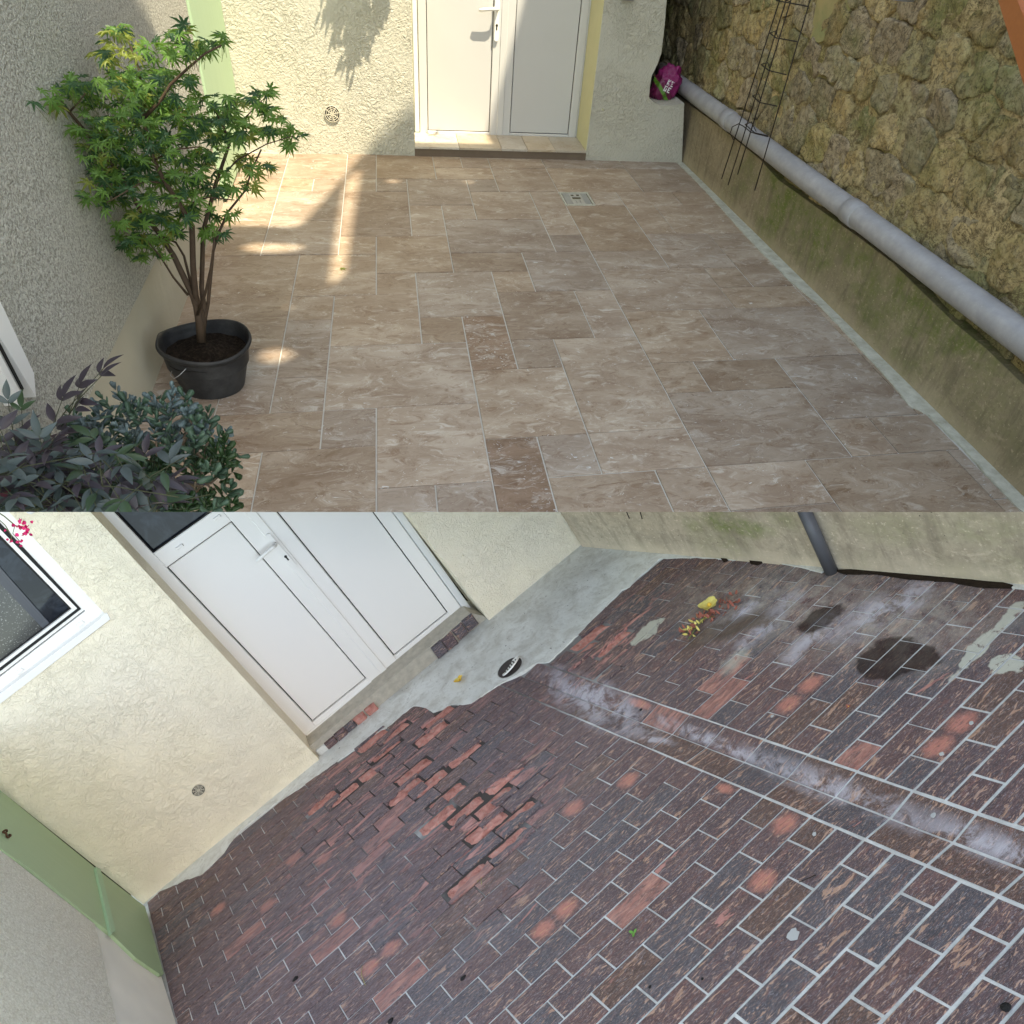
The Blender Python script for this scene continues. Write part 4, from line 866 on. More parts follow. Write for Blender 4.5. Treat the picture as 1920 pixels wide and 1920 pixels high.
# window
wn=empty('window',fBB.M,B,label='white framed window with dusty dark glass at the left edge of the lower picture',cat='window')
def wp(name,pts,z0,z1,mat): return slab(name,[[tuple(fBB.hit(x,y,z1)) for x,y in pts]],z0,z1,mat,fBB.M,wn,B)
wp('pane',[(137,1143),(-60,1292),(-300,1000),(-60,900)],-.12,-.10,m_glass)
wp('painted_reflection',[(88,1178),(-60,1290),(-250,1060),(-70,1005)],-.10,-.098,m_dust)  # thin sheet painting a reflection over the pane, flecked with dust
wp('reflection_strip',[(96,1172),(84,1182),(-90,1000),(-70,985)],-.098,-.094,simple('grey_reflection',(.06,.065,.08),.3,.4))  # grey strip painting a reflection across the pane
wp('sash_seal',[(139,1141),(-60,1294),(-60,1285),(130,1141),(-20,990),(-10,985)],-.10,-.085,m_gap)
wp('sash',[(160,1142),(-60,1312),(-60,1290),(135,1142),(-40,962),(-95,905),(-70,885)],-.10,-.062,m_pvc)
wp('sash_bead',[(152,1142),(-60,1305),(-60,1298),(145,1141),(-70,920),(-62,915)],-.062,-.058,m_gap)
wp('window_frame',[(196,1147),(186,1163),(-60,1350),(-60,1316),(160,1146),(-70,900),(-60,870)],-.10,-.050,m_pvc)
wp('window_sill',[(201,1150),(207,1161),(-60,1366),(-60,1346),(188,1160),(196,1150)],-.08,.006,m_pvc)
for x,y in [(150,1170),(36,1259)]:
    p=fBB.hit(x,y,-.048); q2=fBB.hit(x+7,y-6,-.048); d=(q2-p).normalized(); a=math.atan2(d.y,d.x)
    Mh=fBB.M@Matrix.Translation((p.x,p.y,-.05))@Matrix.Rotation(a,4,'Z'); mb=MB(); mb.box(-.018,.018,-.008,.008,0,.008,bev=.002); mb.go('drain_cap',m_pvc,Mh,wn,side=B)
vent(fBB,372,1481,.0315,'round slotted vent grille on the lower cream wall left of the door','B')
p=fBB.hit(868,1042); mb=MB(); mb.tube([(p.x,p.y,-.002),(p.x,p.y-.002,.012)],[.005,.003],8); mb.go('wall_screw',m_cream_b,fBB.M,None,side=B,label='tiny plastered screw stub on the wall right of the lower door',cat='screw')
# --- left wall of the lower place
lwB=empty('side_wall',fBL.M,B,label='pebbledashed side wall with smooth foot at the bottom left beside the brick floor',cat='wall')
def lwp(name,pts,z0,z1,mat,parent=lwB): return slab(name,[[tuple(fBL.hit(x,y,z1)) for x,y in pts]],z0,z1,mat,fBL.M,parent,B)
lwp('pebbledash_face',[(-90,1522),(178,1733),(196,1808),(224,1940),(-90,1960)],-.2,.006,m_peb_b)
lwp('smooth_band',[(170,1728),(210,1752),(303,1832),(335,1935),(222,1990),(190,1800)],-.2,.0,m_smooth_b)
gb=slab('green_board',[[tuple(fBL.hit(x,y,.012)) for x,y in [(-90,1408),(180,1628),(272,1700),(307,1826),(300,1827),(255,1796),(210,1752),(150,1705),(60,1632),(-90,1527)]]],-.2,.012,m_green_b,fBL.M,None,B,label='sage green painted board in the wall corner of the lower picture',cat='board')
slab('green_ledge',[[tuple(fBL.hit(x,y,.022)) for x,y in [(179,1626),(188,1630),(216,1746),(208,1752)]]],.012,.024,m_green_l,fBL.M,gb,B)
kn=empty('rusty_knot',fBL.M,B,label='rusty wire loop fixed on the sage green board at the left edge',cat='wire'); mb=MB()
c0=fBL.hit(12,1564,.016); mb.tube([(c0.x+.02*math.cos(t),c0.y+.016*math.sin(t),.018+.004*math.sin(3*t)) for t in [k*.45 for k in range(13)]],.004,6); mb.go('loop',simple('rust',(.10,.05,.03),.9,.1,var=.5,sc=40),fBL.M,kn,True,B)
# --- retaining wall of the lower place
spots=[]
for (x,y,rx,ry,s) in [(1350,975,.10,.08,1),(1400,990,.12,.05,.8),(1300,985,.06,.05,.5),(1470,975,.08,.05,.7),(1700,990,.25,.07,.35),(1850,990,.2,.07,.35)]:
    p=fBR.hit(x,y); spots.append((p.x,p.y,rx,ry,s))
mo=concrete_moss('mossy_concrete_low',(.56,.475,.37),(.42,.345,.26),(.22,.26,.09),spots)
rw=empty('retaining_wall',fBR.M,B,label='stained concrete retaining wall along the top right of the brick floor',cat='wall')
slab('wall_foot',[[(-.0,-.01),(4.2,-.01),(4.2,1.2),(-.0,1.2)]],-.2,0,mo.m,fBR.M,rw,B)
# downpipe
dp=empty('downpipe',fBR.M,B,label='dark grey downpipe standing where the retaining wall meets the bricks',cat='pipe')
foot=bhit(1559,1072); Lf=fBR.loc(foot); tp=fBR.hit(1507,955,Lf.z+.02); dirv=(Vector((tp.x,tp.y,Lf.z+.02))-Lf); rr=.5*36/F*(C0-foot).length*.62
mb=MB(); mb.tube([Lf-dirv*.04,Lf+dirv*.5,Lf+dirv*1.3],rr,20); mb.go('pipe_run',m_pipe_d,fBR.M,dp,True,B)
wt=empty('wire_trellis',fBR.M,B,label='two short black wire rod ends against the retaining wall at the seam',cat='trellis')
for a,b in [((1173,955),(1180,972)),((1199,955),(1204,973))]:
    A=fBR.hit(*a,.02); B_=fBR.hit(*b,.02); mb=MB(); mb.tube([(A.x,A.y,.02),(B_.x,B_.y,.02)],.0028,6); mb.go('rod',m_wire,fBR.M,wt,True,B)
# --- small litter on the bricks
def petal(L_,w_,cup=.2):
    V=[(0,0,0)]; 
    for k in range(1,6):
        t=k/5; ww=w_*math.sin(math.pi*min(1,t*.85+.08)); z=cup*L_*t*t
        V += [(L_*t,-ww/2,z+.1*ww),(L_*t,0,z),(L_*t,ww/2,z+.1*ww)]
    Fc=[(0,1,2),(0,2,3)]
    for k in range(4):
        b=1+3*k; Fc += [(b,b+3,b+4,b+1),(b+1,b+4,b+5,b+2)]
    return V,Fc
m_ypet=simple('yellow_petal',(.72,.62,.20),.6,.2,var=.25,sc=60); m_ylw=simple('deep_yellow_petal',(.80,.52,.08),.6,.2,var=.2,sc=60); m_dry=simple('dried_petal',(.34,.12,.09),.8,.1,var=.5,sc=80); m_stem=simple('green_stem',(.13,.16,.05),.6,.3,var=.3)
def flower(x,y,rad,n,mat,label,seed,mats=None,z=.016):
    r_=random.Random(seed); c=BH(x,y); M=fBF.M@Matrix.Translation((c.x,c.y,z)); fl=empty('fallen_flower',M,B,label=label,cat='flower')
    for k in range(n):
        mb=MB(); V,Fc=petal(rad*r_.uniform(.7,1.05),rad*.75,r_.uniform(.0,.22)); mb.add(V,Fc)
        Mp=M@Matrix.Rotation(2*math.pi*k/n+r_.uniform(-.3,.3),4,'Z')@Matrix.Rotation(r_.uniform(-.35,.0),4,'Y'); mb.go('petal',r_.choice(mats) if mats else mat,Mp,fl,True,B)
    mb=MB(); mb.lathe([(.001,rad*.3),(rad*.14,rad*.2),(rad*.16,0)],8); mb.go('flower_centre',m_ylw,M,fl,True,B); return fl
flower(1334,1141,.060,9,m_ypet,'pale yellow fallen flower lying by dried pink petals on the bricks',1)
flower(864,1280,.034,6,m_ylw,'orange yellow fallen flower on the pale concrete strip before the door',2,[m_ylw,m_ypet])
flower(1594,1331,.010,4,m_dry,'tiny brown withered flower on the bricks below the big damp patch',3,[m_dry,m_ylw])
flower(1300,1186,.010,4,m_dry,'small withered orange petal left of the pale yellow flower',4,[m_dry])
dd=empty('flower_debris',fBF.M,B,label='heap of dried pink petals and stems beside the pale yellow flower',cat='debris')
r_=random.Random(9)
for k in range(95):
    t=r_.random(); x=1286+t*95+r_.gauss(0,5); y=1185-t*55+r_.gauss(0,8)+ (3 if t<.3 else -2)
    if 1315<x<1350 and 1125<y<1150 and r_.random()<.6: continue
    c=BH(x,y); mb=MB(); V,Fc=petal(r_.uniform(.012,.026),r_.uniform(.008,.015),.6); mb.add(V,Fc)
    mb.go('dried_petal',r_.choice([m_dry,m_dry,m_ypet if t<.5 else m_dry]),fBF.M@Matrix.Translation((c.x,c.y,.003+r_.random()*.016))@Matrix.Rotation(r_.uniform(0,6.3),4,'Z')@Matrix.Rotation(r_.uniform(-.8,.6),4,'Y'),dd,True,B)
for (a,b) in [((1292,1200),(1325,1160)),((1298,1172),(1340,1158)),((1288,1188),(1310,1178))]:
    A,Bq=BH(*a),BH(*b); mb=MB(); mb.tube([(A.x,A.y,.005),((A.x+Bq.x)/2,(A.y+Bq.y)/2,.014),(Bq.x,Bq.y,.006)],.0022,6); mb.go('stem',m_stem,fBF.M,dd,True,B)
def twig(pts,rad,mat,label,name='twig',cat='twig'):
    P=[BH(*p) for p in pts]; mb=MB(); mb.tube([(p.x,p.y,.003+.002*(k%2)) for k,p in enumerate(P)],rad,5); mb.go(name,mat,fBF.M,None,True,B,label=label,cat=cat)
m_strw=simple('dry_straw',(.33,.30,.12),.8,.1)
twig([(896,1655),(902,1642),(910,1628)],.0009,m_strw,'short straw blade on the bricks below the broken patch')
twig([(904,1660),(903,1648),(906,1640)],.0009,m_strw,'second straw blade crossing the first one below the broken patch')
twig([(680,1812),(679,1828),(686,1848)],.001,m_strw,'bent grass blade beside the worn pink marks at lower left')
twig([(1499,1655),(1512,1651),(1530,1642)],.0013,m_wire,'short dark twig lying across a mortar joint at lower right')
m_coal=simple('charcoal',(.012,.012,.014),.6,.3,var=.5,sc=60,bump=.004)
def lump(x,y,s,el,label,seed,name='charcoal_lump'):
    c=BH(x,y); mb=MB(); V=[]; 
    for b in range(7):
        for a in range(10):
            th=2*math.pi*a/10; ph=math.pi*b/6-math.pi/2; v=Vector((s*el*math.cos(th)*math.cos(ph),s*math.sin(th)*math.cos(ph),s*.6*math.sin(ph)))
            V.append(v*(1+.35*noise.noise(v*90+Vector((seed,0,0)))))
    mb.add(V,[(b*10+a,b*10+(a+1)%10,(b+1)*10+(a+1)%10,(b+1)*10+a) for b in range(6) for a in range(10)])
    mb.go(name,m_coal,fBF.M@Matrix.Translation((c.x,c.y,s*.3)),None,True,B,label=label,cat='lump')
lump(869,1834,.007,1.7,'black charcoal lump on the dark slate brick at bottom left centre',1); lump(554,1836,.008,1.6,'black lump on the bricks near the green board',2); lump(1886,1889,.009,1.2,'black lump on the bricks in the bottom right corner',3); lump(733,1914,.008,1.3,'black lump at the bottom edge of the picture',4)
lump(1317,1836,.0035,1.2,'small black crumb on a blue brick left of the lower right field',5); lump(1219,1851,.004,1.2,'small black crumb on a reddish brick near the bottom centre',6); lump(1202,1331,.005,1.4,'small dark stone lying in the gutter near the drain',7)
c=BH(1189,1751); mb=MB(); 
for k in range(3):
    V,Fc=petal(.014,.009,.3); R_=Matrix.Rotation(k*2.1,3,'Z'); mb.add([R_@Vector(v) for v in V],Fc)
mb.go('green_leaf',simple('fresh_green',(.12,.30,.06),.5,.3),fBF.M@Matrix.Translation((c.x,c.y,.004)),None,True,B,label='tiny fresh green leaf on the bricks near the bottom centre',cat='leaf')
m_splat=simple('plaster_splat',(.42,.43,.44),.8,.2,var=.1)
for x,y,s,l in [(1487,1753,.014,'largest pale plaster splat on a blue brick at lower right'),(1750,1529,.006,'round pale plaster spot on the brown gutter brick'),(1766,1414,.0055,'round pale spot on the lower worn oval of the marked brick'),(1821,1356,.005,'tiny pale spot on the upper worn oval of the marked brick'),(1527,1564,.005,'tiny pale spot on a brick just below the gutter'),(1448,1343,.005,'pale speck on a dark brick above the gutter')]:
    c=BH(x,y); slab('plaster_splat',[[(c.x+s*(1+rb.uniform(-.25,.25))*math.cos(t*.52)*1.3,c.y+s*(1+rb.uniform(-.25,.25))*math.sin(t*.52)) for t in range(12)]],-.001,.0016,m_splat,fBF.M,None,B,label=l,cat='splat')
# --- geranium at the left edge
gp=lambda x,y,o: (lambda v: Vector((v.x,v.y,o)))(fBB.hit(x,y,o))
ge=empty('geranium',fBB.M,B,label='hot pink geranium blooms hanging before the window at the left edge',cat='plant')
m_pink=simple('pink_petal',(.78,.015,.16),.5,.3,var=.15,sc=50); m_gst=simple('geranium_stem',(.14,.13,.05),.6,.3)
gf=lambda pts,r: (lambda mb:(mb.tube([gp(x,y,o) for x,y,o in pts],r,6),mb.go('stem',m_gst,fBB.M,ge,True,B)))(MB())
gf([(-20,950,.22),(8,968,.24),(28,985,.25),(42,990,.25)],.0022); gf([(-20,958,.22),(10,985,.25),(22,1005,.25),(20,1015,.25)],.0016); gf([(28,985,.25),(24,1000,.25),(38,1016,.25)],.0014); gf([(10,990,.25),(18,998,.25)],.0012)
r_=random.Random(4)
for (cx_,cy_,n,s,rad) in [(43,990,26,15,.015),(38,975,8,8,.012),(20,1014,6,4,.011),(38,1016,7,5,.012),(58,980,3,3,.009),(12,997,2,2,.008)]:
    for k in range(n):
        V,Fc=petal(rad*r_.uniform(.8,1.1),rad*.95,.4); mb=MB(); mb.add(V,Fc); P_=gp(cx_+r_.gauss(0,s*.55),cy_+r_.gauss(0,s*.55),.25+r_.uniform(-.012,.012))
        mb.go('petal',m_pink,fBB.M@Matrix.Translation(P_)@Matrix.Rotation(r_.uniform(0,6.3),4,'Z')@Matrix.Rotation(r_.uniform(-1.2,.3),4,'Y'),ge,True,B)
pt_=gp(68,950,.24); Mp=fBB.M@Matrix.Translation(pt_); pv=empty('plant_pot',Mp,B,label='white ribbed plastic plant pot base above the pink geranium',cat='pot')
mb=MB(); mb.lathe([(.001,-.012),(.034,-.012),(.038,-.006),(.042,.02),(.044,.024),(.046,.05),(.048,.08)],28,M=Matrix.Rotation(-math.pi/2,4,'X')); mb.go('pot_body',m_pvc,Mp,pv,True,B)
# ================================================================ PLANTS OF THE UPPER COURTYARD
rt_=random.Random(21)
def leafmat(name,a,b,tr,rough=.45,vein=0.0):
    q=NM(name,rough,.4); k=q.rnd(); c=q.mix(k,a,b); c=q.mix(q.mul(q.step(q.noise(60,3),.4,.7),.3),c,tuple(x*.6 for x in a)); q.col(c)
    t=q.n('ShaderNodeBsdfTranslucent'); t.inputs[0].default_value=tr+(1,); m=q.n('ShaderNodeMixShader'); m.inputs[0].default_value=.32
    o=q.t.nodes['Material Output']; q.t.links.new(q.b.outputs[0],m.inputs[1]); q.t.links.new(t.outputs[0],m.inputs[2]); q.t.links.new(m.outputs[0],o.inputs[0]); return q.m
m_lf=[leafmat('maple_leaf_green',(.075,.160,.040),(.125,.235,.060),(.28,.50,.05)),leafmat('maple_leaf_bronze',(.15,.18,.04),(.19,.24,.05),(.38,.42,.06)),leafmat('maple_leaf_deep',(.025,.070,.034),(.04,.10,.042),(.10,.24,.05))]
m_bark=simple('maple_bark',(.075,.050,.035),.8,.2,var=.4,sc=30,bump=.002)
def maple_mesh(seed):
    r=random.Random(seed); V=[(0,0,0)]; lob=[(-128,.42),(-80,.74),(-40,.93),(0,1.0),(40,.93),(80,.74),(128,.42)]; ring=[]
    n0=-158
    for k,(a,L_) in enumerate(lob):
        a+=r.uniform(-5,5); L_*=r.uniform(.9,1.08)
        na=(lob[k-1][0]+lob[k][0])/2 if k else n0
        ring.append((na,.24 if k else .10,0)); ring.append((a-9.5/L_,.52*L_,.02)); ring.append((a,L_,-.14*L_)); ring.append((a+9.5/L_,.52*L_,.02))
    ring.append((158,.10,0)); dr=r.uniform(.02,.22)
    for a,L_,z in ring:
        t=math.radians(a); V.append((L_*math.cos(t),L_*math.sin(t),z*1.0-dr*L_*L_*(.5+abs(math.sin(t)))+r.uniform(-.02,.02)))
    return V,[(0,k,k+1) for k in range(1,len(V)-1)]
LV=[maple_mesh(k) for k in range(7)]
LM=[[mesh('leaf',V,Fc,m) for m in m_lf] for V,Fc in LV]
BP=floorhit(397,722); 
hd=(BP-C0); hd.z=0; hd.normalize(); hr=Vector((hd.y,-hd.x,0))
tM=Matrix.Translation(BP)
def pt(x,y,dz=0.0):
    d=ray(x,y); o=BP+hd*dz; return C0+d*((o-C0).dot(hd)/d.dot(hd))
# pot ----------------------------------------------------------
zr=0.0
for k in range(80):
    z=.1+k*.005
    if proj(BP+Vector((0,0,z)))[1]<=638: zr=z; break
RR=(pt(473,637)-pt(297,637)).length/2; RB=(pt(458,700)-pt(334,700)).length/2*.96
pc_=pt(385,637); pc_=Vector((BP.x,BP.y,0))*.5+Vector((pc_.x,pc_.y,0))*.5
mpot=empty('potted_maple_tub',Matrix.Translation((pc_.x,pc_.y,0)),label='black rubber builder bucket used as a pot, full of dark soil, under the maple',cat='pot')
q=NM('black_rubber_tub',.55,.35); q.col(q.mix(q.step(q.noise(7,5,.7),.42,.7),(.018,.018,.020),(.045,.045,.047))); q.bump(q.noise(12,4),.004); m_tub=q.m
n=48; V=[]; prof=[(RB*.97,.0,0),(RB,.01,0),(RB+(RR-RB)*.5,zr*.5,0),(RR*.955,zr-.035,1),(RR*.965,zr-.03,1),(RR*1.01,zr-.026,1),(RR*1.04,zr-.012,1),(RR*1.015,zr+.002,1),(RR*.975,zr-.003,1),(RR*.955,zr-.03,1),(RR*.90,zr*.55,0)]
for (r,z,wv) in prof:
    for a in range(n):
        th=2*math.pi*a/n; k=1+.035*math.cos(2*th+.6); d=math.exp(-((((th-math.pi*1.0)+math.pi)%(2*math.pi)-math.pi)/.34)**2)
        k-= .10*d*(z/zr)**2; V.append((r*k*math.cos(th),r*k*math.sin(th),z+.012*math.sin(2*th+.5)*(z/zr)**3+.02*d*wv))
Fc=[(b*n+a,b*n+(a+1)%n,(b+1)*n+(a+1)%n,(b+1)*n+a) for b in range(len(prof)-1) for a in range(n)]
obj('tub_body',mesh('tub_body',V,Fc,m_tub,True),MW[mpot.name],mpot)
q=NM('potting_soil',.98,.08); q.col(q.mix(q.step(q.noise(70,5,.75),.45,.7),(.018,.013,.010),(.060,.045,.034))); q.bump(q.noise(45,6,.75),.02); m_soil2=q.m
V=[];Fc=[];n=26; gr=22
for b in range(gr+1):
    for a in range(n): 
        r=RR*.94*b/gr; th=2*math.pi*a/n; x,y=r*math.cos(th)*.98,r*math.sin(th)*.98
        V.append((x,y,zr-.065+.04*math.exp(-(r/.07)**2)+noise.fractal(Vector((x*28,y*28,3)),1,2,5)*.014+noise.noise(Vector((x*90,y*90,0)))*.005))
Fc=[(b*n+a,b*n+(a+1)%n,(b+1)*n+(a+1)%n,(b+1)*n+a) for b in range(gr) for a in range(n)]
obj('soil',mesh('soil',V,[f[::-1] for f in Fc],m_soil2,True),MW[mpot.name],mpot)
iP=MW[mpot.name].inverted(); mb=MB(); mb.tube([iP@pt(*p) for p in [(322,696,-.1),(320,704,-.13),(326,710,-.15),(336,704,-.15),(350,690,-.15)]],.0016,5); mb.go('wire_handle',m_metal,MW[mpot.name],mpot,True)
# trunk and limbs ----------------------------------------------
mp=empty('japanese_maple',tM,label='green Japanese maple growing from the black bucket before the pebbledash wall',cat='tree')
STM=[([(378,640,0),(374,605,0),(369,575,.0),(362,555,.01),(340,510,.03),(326,480,.05),(300,440,.1),(262,392,.12),(228,330,.10),(200,297,.08),(177,267,.05),(130,210,0),(87,157,-.05)],.020,.005),
 ([(378,640,.01),(380,600,.02),(366,552,.0),(362,500,-.02),(360,423,-.05),(335,380,-.06),(310,343,-.08),(288,300,-.08),(278,262,-.08),(266,215,-.06)],.018,.006),
 ([(266,225,-.06),(300,190,-.08),(320,158,-.1),(350,130,-.12),(385,100,-.15),(415,85,-.16)],.007,.003),
 ([(272,247,-.06),(268,200,-.02),(262,133,.03),(247,93,.05),(228,45,.08)],.006,.0025),
 ([(379,625,.02),(384,590,.03),(378,540,.05),(380,467,.06),(381,433,.06),(405,343,.04),(420,300,.03),(430,270,.0),(418,235,-.03),(400,200,-.04)],.014,.004),
 ([(382,610,.02),(390,570,.04),(397,500,.05),(400,470,.05),(410,437,.05),(427,398,.05),(460,357,.06),(473,317,.07),(490,280,.08)],.009,.003),
 ([(352,553,.0),(325,520,-.02),(300,480,-.05),(275,450,-.08)],.006,.003),
 ([(366,560,.02),(355,520,.06),(345,480,.1),(330,455,.12),(300,440,.15)],.007,.004),
 ([(370,590,-.01),(385,550,-.06),(395,505,-.1),(400,470,-.12),(402,445,-.13)],.007,.004),
 ([(130,210,0),(145,195,-.03),(160,175,-.05)],.004,.002),([(177,267,.05),(190,245,.1),(230,220,.12)],.004,.002),
 ([(310,343,-.08),(270,340,-.14),(235,360,-.18),(200,380,-.2)],.004,.002),([(362,380,.0),(390,370,-.08),(440,375,-.12)],.004,.002),
 ([(405,343,.04),(445,300,.0),(500,270,-.05),(550,255,-.1)],.004,.0015),([(430,270,0),(460,220,0),(500,180,0)],.004,.0015),([(288,300,-.08),(330,280,-.14),(375,275,-.18)],.004,.002)]
for P_,r0_,r1_ in STM:
    mb=MB(); m=len(P_); mb.tube([iM_ for iM_ in [tM.inverted()@pt(x,y,z) for x,y,z in P_]],[r0_+(r1_-r0_)*(k/(m-1))**.7 for k in range(m)],8)
    mb.go('trunk' if r0_>.009 else 'branch',m_bark,tM,mp,True)
CL=[(226,58,24,16,12),(205,75,14,18,6),(330,55,30,14,10),(310,80,25,12,6),(200,100,26,22,16),(255,92,30,18,14),(320,105,40,16,16),(375,85,38,16,22),(412,70,16,12,6),(68,165,22,16,10),(60,190,18,14,8),(100,190,28,14,12),(140,155,26,14,12),(110,170,20,10,6),(205,155,32,20,24),(255,150,34,26,34),(310,145,34,20,22),(355,150,22,14,10),(250,190,34,22,34),(300,185,30,20,20),(348,190,35,16,16),(400,190,32,16,12),(495,172,20,13,9),(470,185,20,12,8),(440,200,26,12,10),(430,185,16,10,4),(505,205,22,12,8),(520,222,18,10,7),(165,225,24,14,10),(205,225,34,18,22),(265,225,40,22,38),(330,215,36,20,24),(390,225,34,18,24),(440,225,34,16,20),(545,248,26,10,12),(510,250,26,12,12),(470,245,30,14,16),(140,250,20,14,10),(172,262,28,16,14),(225,262,34,18,24),(285,262,34,20,30),(350,255,34,18,22),(420,258,34,16,22),(540,268,22,9,6),(155,285,26,14,12),(205,298,38,18,22),(265,300,34,22,26),(325,298,36,20,22),(390,290,36,16,20),(150,310,22,14,8),(185,330,30,14,14),(240,330,36,18,24),(300,335,34,20,24),(350,330,32,20,20),(405,320,30,16,14),(455,300,22,12,7),(470,318,20,12,8),(500,312,12,9,4),(215,360,34,18,14),(160,372,22,14,10),(190,382,22,14,10),(280,372,34,20,20),(340,372,34,18,20),(395,358,28,14,14),(440,352,26,12,10),(470,350,14,10,3),(245,415,34,16,18),(285,405,34,16,20),(330,410,32,16,18),(230,450,30,14,18),(270,455,32,16,18),(310,440,30,14,14),(350,395,26,18,12),(255,480,22,10,7),(300,478,22,10,5),(380,430,26,12,10),(410,440,16,10,7),(405,400,26,12,8),(435,405,16,10,4)]
leaves=[]
for (x,y,rx,ry,n) in CL:
    for k in range(int(n*1.05)):
        a=rt_.uniform(0,6.283); u=rt_.random()**.6
        px_,py_=x+rx*u*math.cos(a),y+ry*u*math.sin(a)
        dz=rt_.gauss(0,.16)+ .05; P_=pt(px_,py_,dz)
        up=Vector((rt_.gauss(0,.38),rt_.gauss(0,.38),1))+(-hd)*rt_.uniform(.1,.9); up.normalize()
        t=Vector((rt_.gauss(0,1),rt_.gauss(0,1),rt_.uniform(-.9,.1))); t=(t-up*t.dot(up)).normalized(); s=t.cross(up)
        sz=rt_.uniform(.034,.056); M_=Matrix(((t.x,-s.x,up.x,P_.x),(t.y,-s.y,up.y,P_.y),(t.z,-s.z,up.z,P_.z),(0,0,0,1)))@Matrix.Diagonal((sz,sz,sz,1))
        # leaves must stay in front of the side wall
        l=fTL.loc(P_)
        if l.z<.05: M_=Matrix.Translation(fTL.az*(.05-l.z))@M_; 
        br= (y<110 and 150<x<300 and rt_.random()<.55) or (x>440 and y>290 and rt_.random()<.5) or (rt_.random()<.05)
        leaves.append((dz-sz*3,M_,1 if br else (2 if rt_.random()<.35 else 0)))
leaves.sort(key=lambda t:t[0])
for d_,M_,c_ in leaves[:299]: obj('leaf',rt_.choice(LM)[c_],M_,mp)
for c_ in range(3):
    mb=MB()
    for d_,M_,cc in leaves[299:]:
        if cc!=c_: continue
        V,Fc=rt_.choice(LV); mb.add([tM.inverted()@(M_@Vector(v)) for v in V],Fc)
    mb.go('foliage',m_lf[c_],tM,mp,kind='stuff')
mb=MB()
for d_,M_,cc in leaves[::2]:
    p=M_.translation; e=p+Vector((rt_.gauss(0,.012),rt_.gauss(0,.012),-.045))-(p-tM.translation-Vector((0,0,.9)))*.04; mb.tube([tM.inverted()@p,tM.inverted()@e],.0008,4,cap=False)
mb.go('leaf_stalks',m_stem if 'm_stem' in globals() else m_bark,tM,mp,kind='stuff')
obj('leaf',LM[2][1],Matrix.Translation(floorhit(642,545+0,.004))@Matrix.Scale(.0,4) if False else Matrix.Translation(floorhit(640,503,.006))@Matrix.Diagonal((.04,.04,.03,1)),None,label='single dry maple leaf lying in the narrow sun strip on the tiles',cat='leaf')
# foreground plants ---------------------------------------------
def nearpt(x,y,z): d=ray(x,y); return C0+d*(z/(-d.dot(-cz)) if False else z/d.dot(-cz))
def ovate(thick,wide,pts=8):
    V=[(0,0,0)]; n=pts
    for k in range(1,n):
        t=k/n; w_=wide*.62*(t**.75)*max(0,1-t**5)**.5; V += [(t,-w_,.04),(t,0,thick*math.sin(math.pi*t)),(t,w_,.04),(t,0,-thick*.5*math.sin(math.pi*t))]
    V.append((1.0,0,.02)); e=len(V)-1; Fc=[]
    for k in range(n-2):
        b=1+4*k
        for a in range(4): Fc.append((b+a,b+4+a,b+4+(a+1)%4,b+(a+1)%4))
    for a in range(4): Fc.append((0,1+a,1+(a+1)%4)); b=1+4*(n-2); Fc.append((e,b+(a+1)%4,b+a))
    return V,Fc
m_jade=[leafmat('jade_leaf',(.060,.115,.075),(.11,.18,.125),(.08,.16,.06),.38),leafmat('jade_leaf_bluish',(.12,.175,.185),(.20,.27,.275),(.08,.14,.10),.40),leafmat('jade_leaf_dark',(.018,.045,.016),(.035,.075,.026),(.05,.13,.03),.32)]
m_nan=[leafmat('nandina_leaf_plum',(.038,.034,.046),(.066,.056,.070),(.10,.06,.07),.35),leafmat('nandina_leaf_grey',(.055,.075,.080),(.10,.13,.135),(.08,.12,.06),.38),leafmat('nandina_leaf_green',(.035,.065,.040),(.055,.10,.052),(.10,.18,.05),.35),leafmat('nandina_leaf_red',(.10,.03,.045),(.15,.035,.055),(.22,.04,.06),.35)]
jv=ovate(.16,.52); JMs=[mesh('leaf',*jv,m,True) for m in m_jade]
def lance():
    V=[];n=8
    for k in range(n+1):
        t=k/n; w_=.165*math.sin(math.pi*t**.8)+.002; z=-.22*t*t; V += [(t,-w_,z+w_*.35),(t,0,z),(t,w_,z+w_*.35)]
    Fc=[]
    for k in range(n):
        b=3*k; Fc += [(b,b+3,b+4,b+1),(b+1,b+4,b+5,b+2)]
    return V,Fc
lv_=lance(); NMs=[mesh('leaf',*lv_,m,True) for m in m_nan]
m_jst=simple('jade_stem',(.16,.12,.085),.75,.2,var=.4,sc=40,bump=.002); m_nst=simple('nandina_stem',(.045,.05,.025),.6,.3,var=.3)
jp=empty('jade_plant',Matrix.Translation(nearpt(300,900,1.95)),label='blue green jade plant with thick oval leaves filling the foreground left of the tiles',cat='plant')
npn=empty('nandina_plant',Matrix.Translation(nearpt(90,900,1.7)),label='plum and grey leaved shrub in the lower left foreground of the upper courtyard',cat='plant')
jl=[]; nl=[]
def M3(P,t,up,sz):
    t=t.normalized(); up=(up-t*up.dot(t)).normalized(); s=up.cross(t); return Matrix(((t.x,s.x,up.x,P.x),(t.y,s.y,up.y,P.y),(t.z,s.z,up.z,P.z),(0,0,0,1)))@Matrix.Diagonal((sz,sz,sz,1))
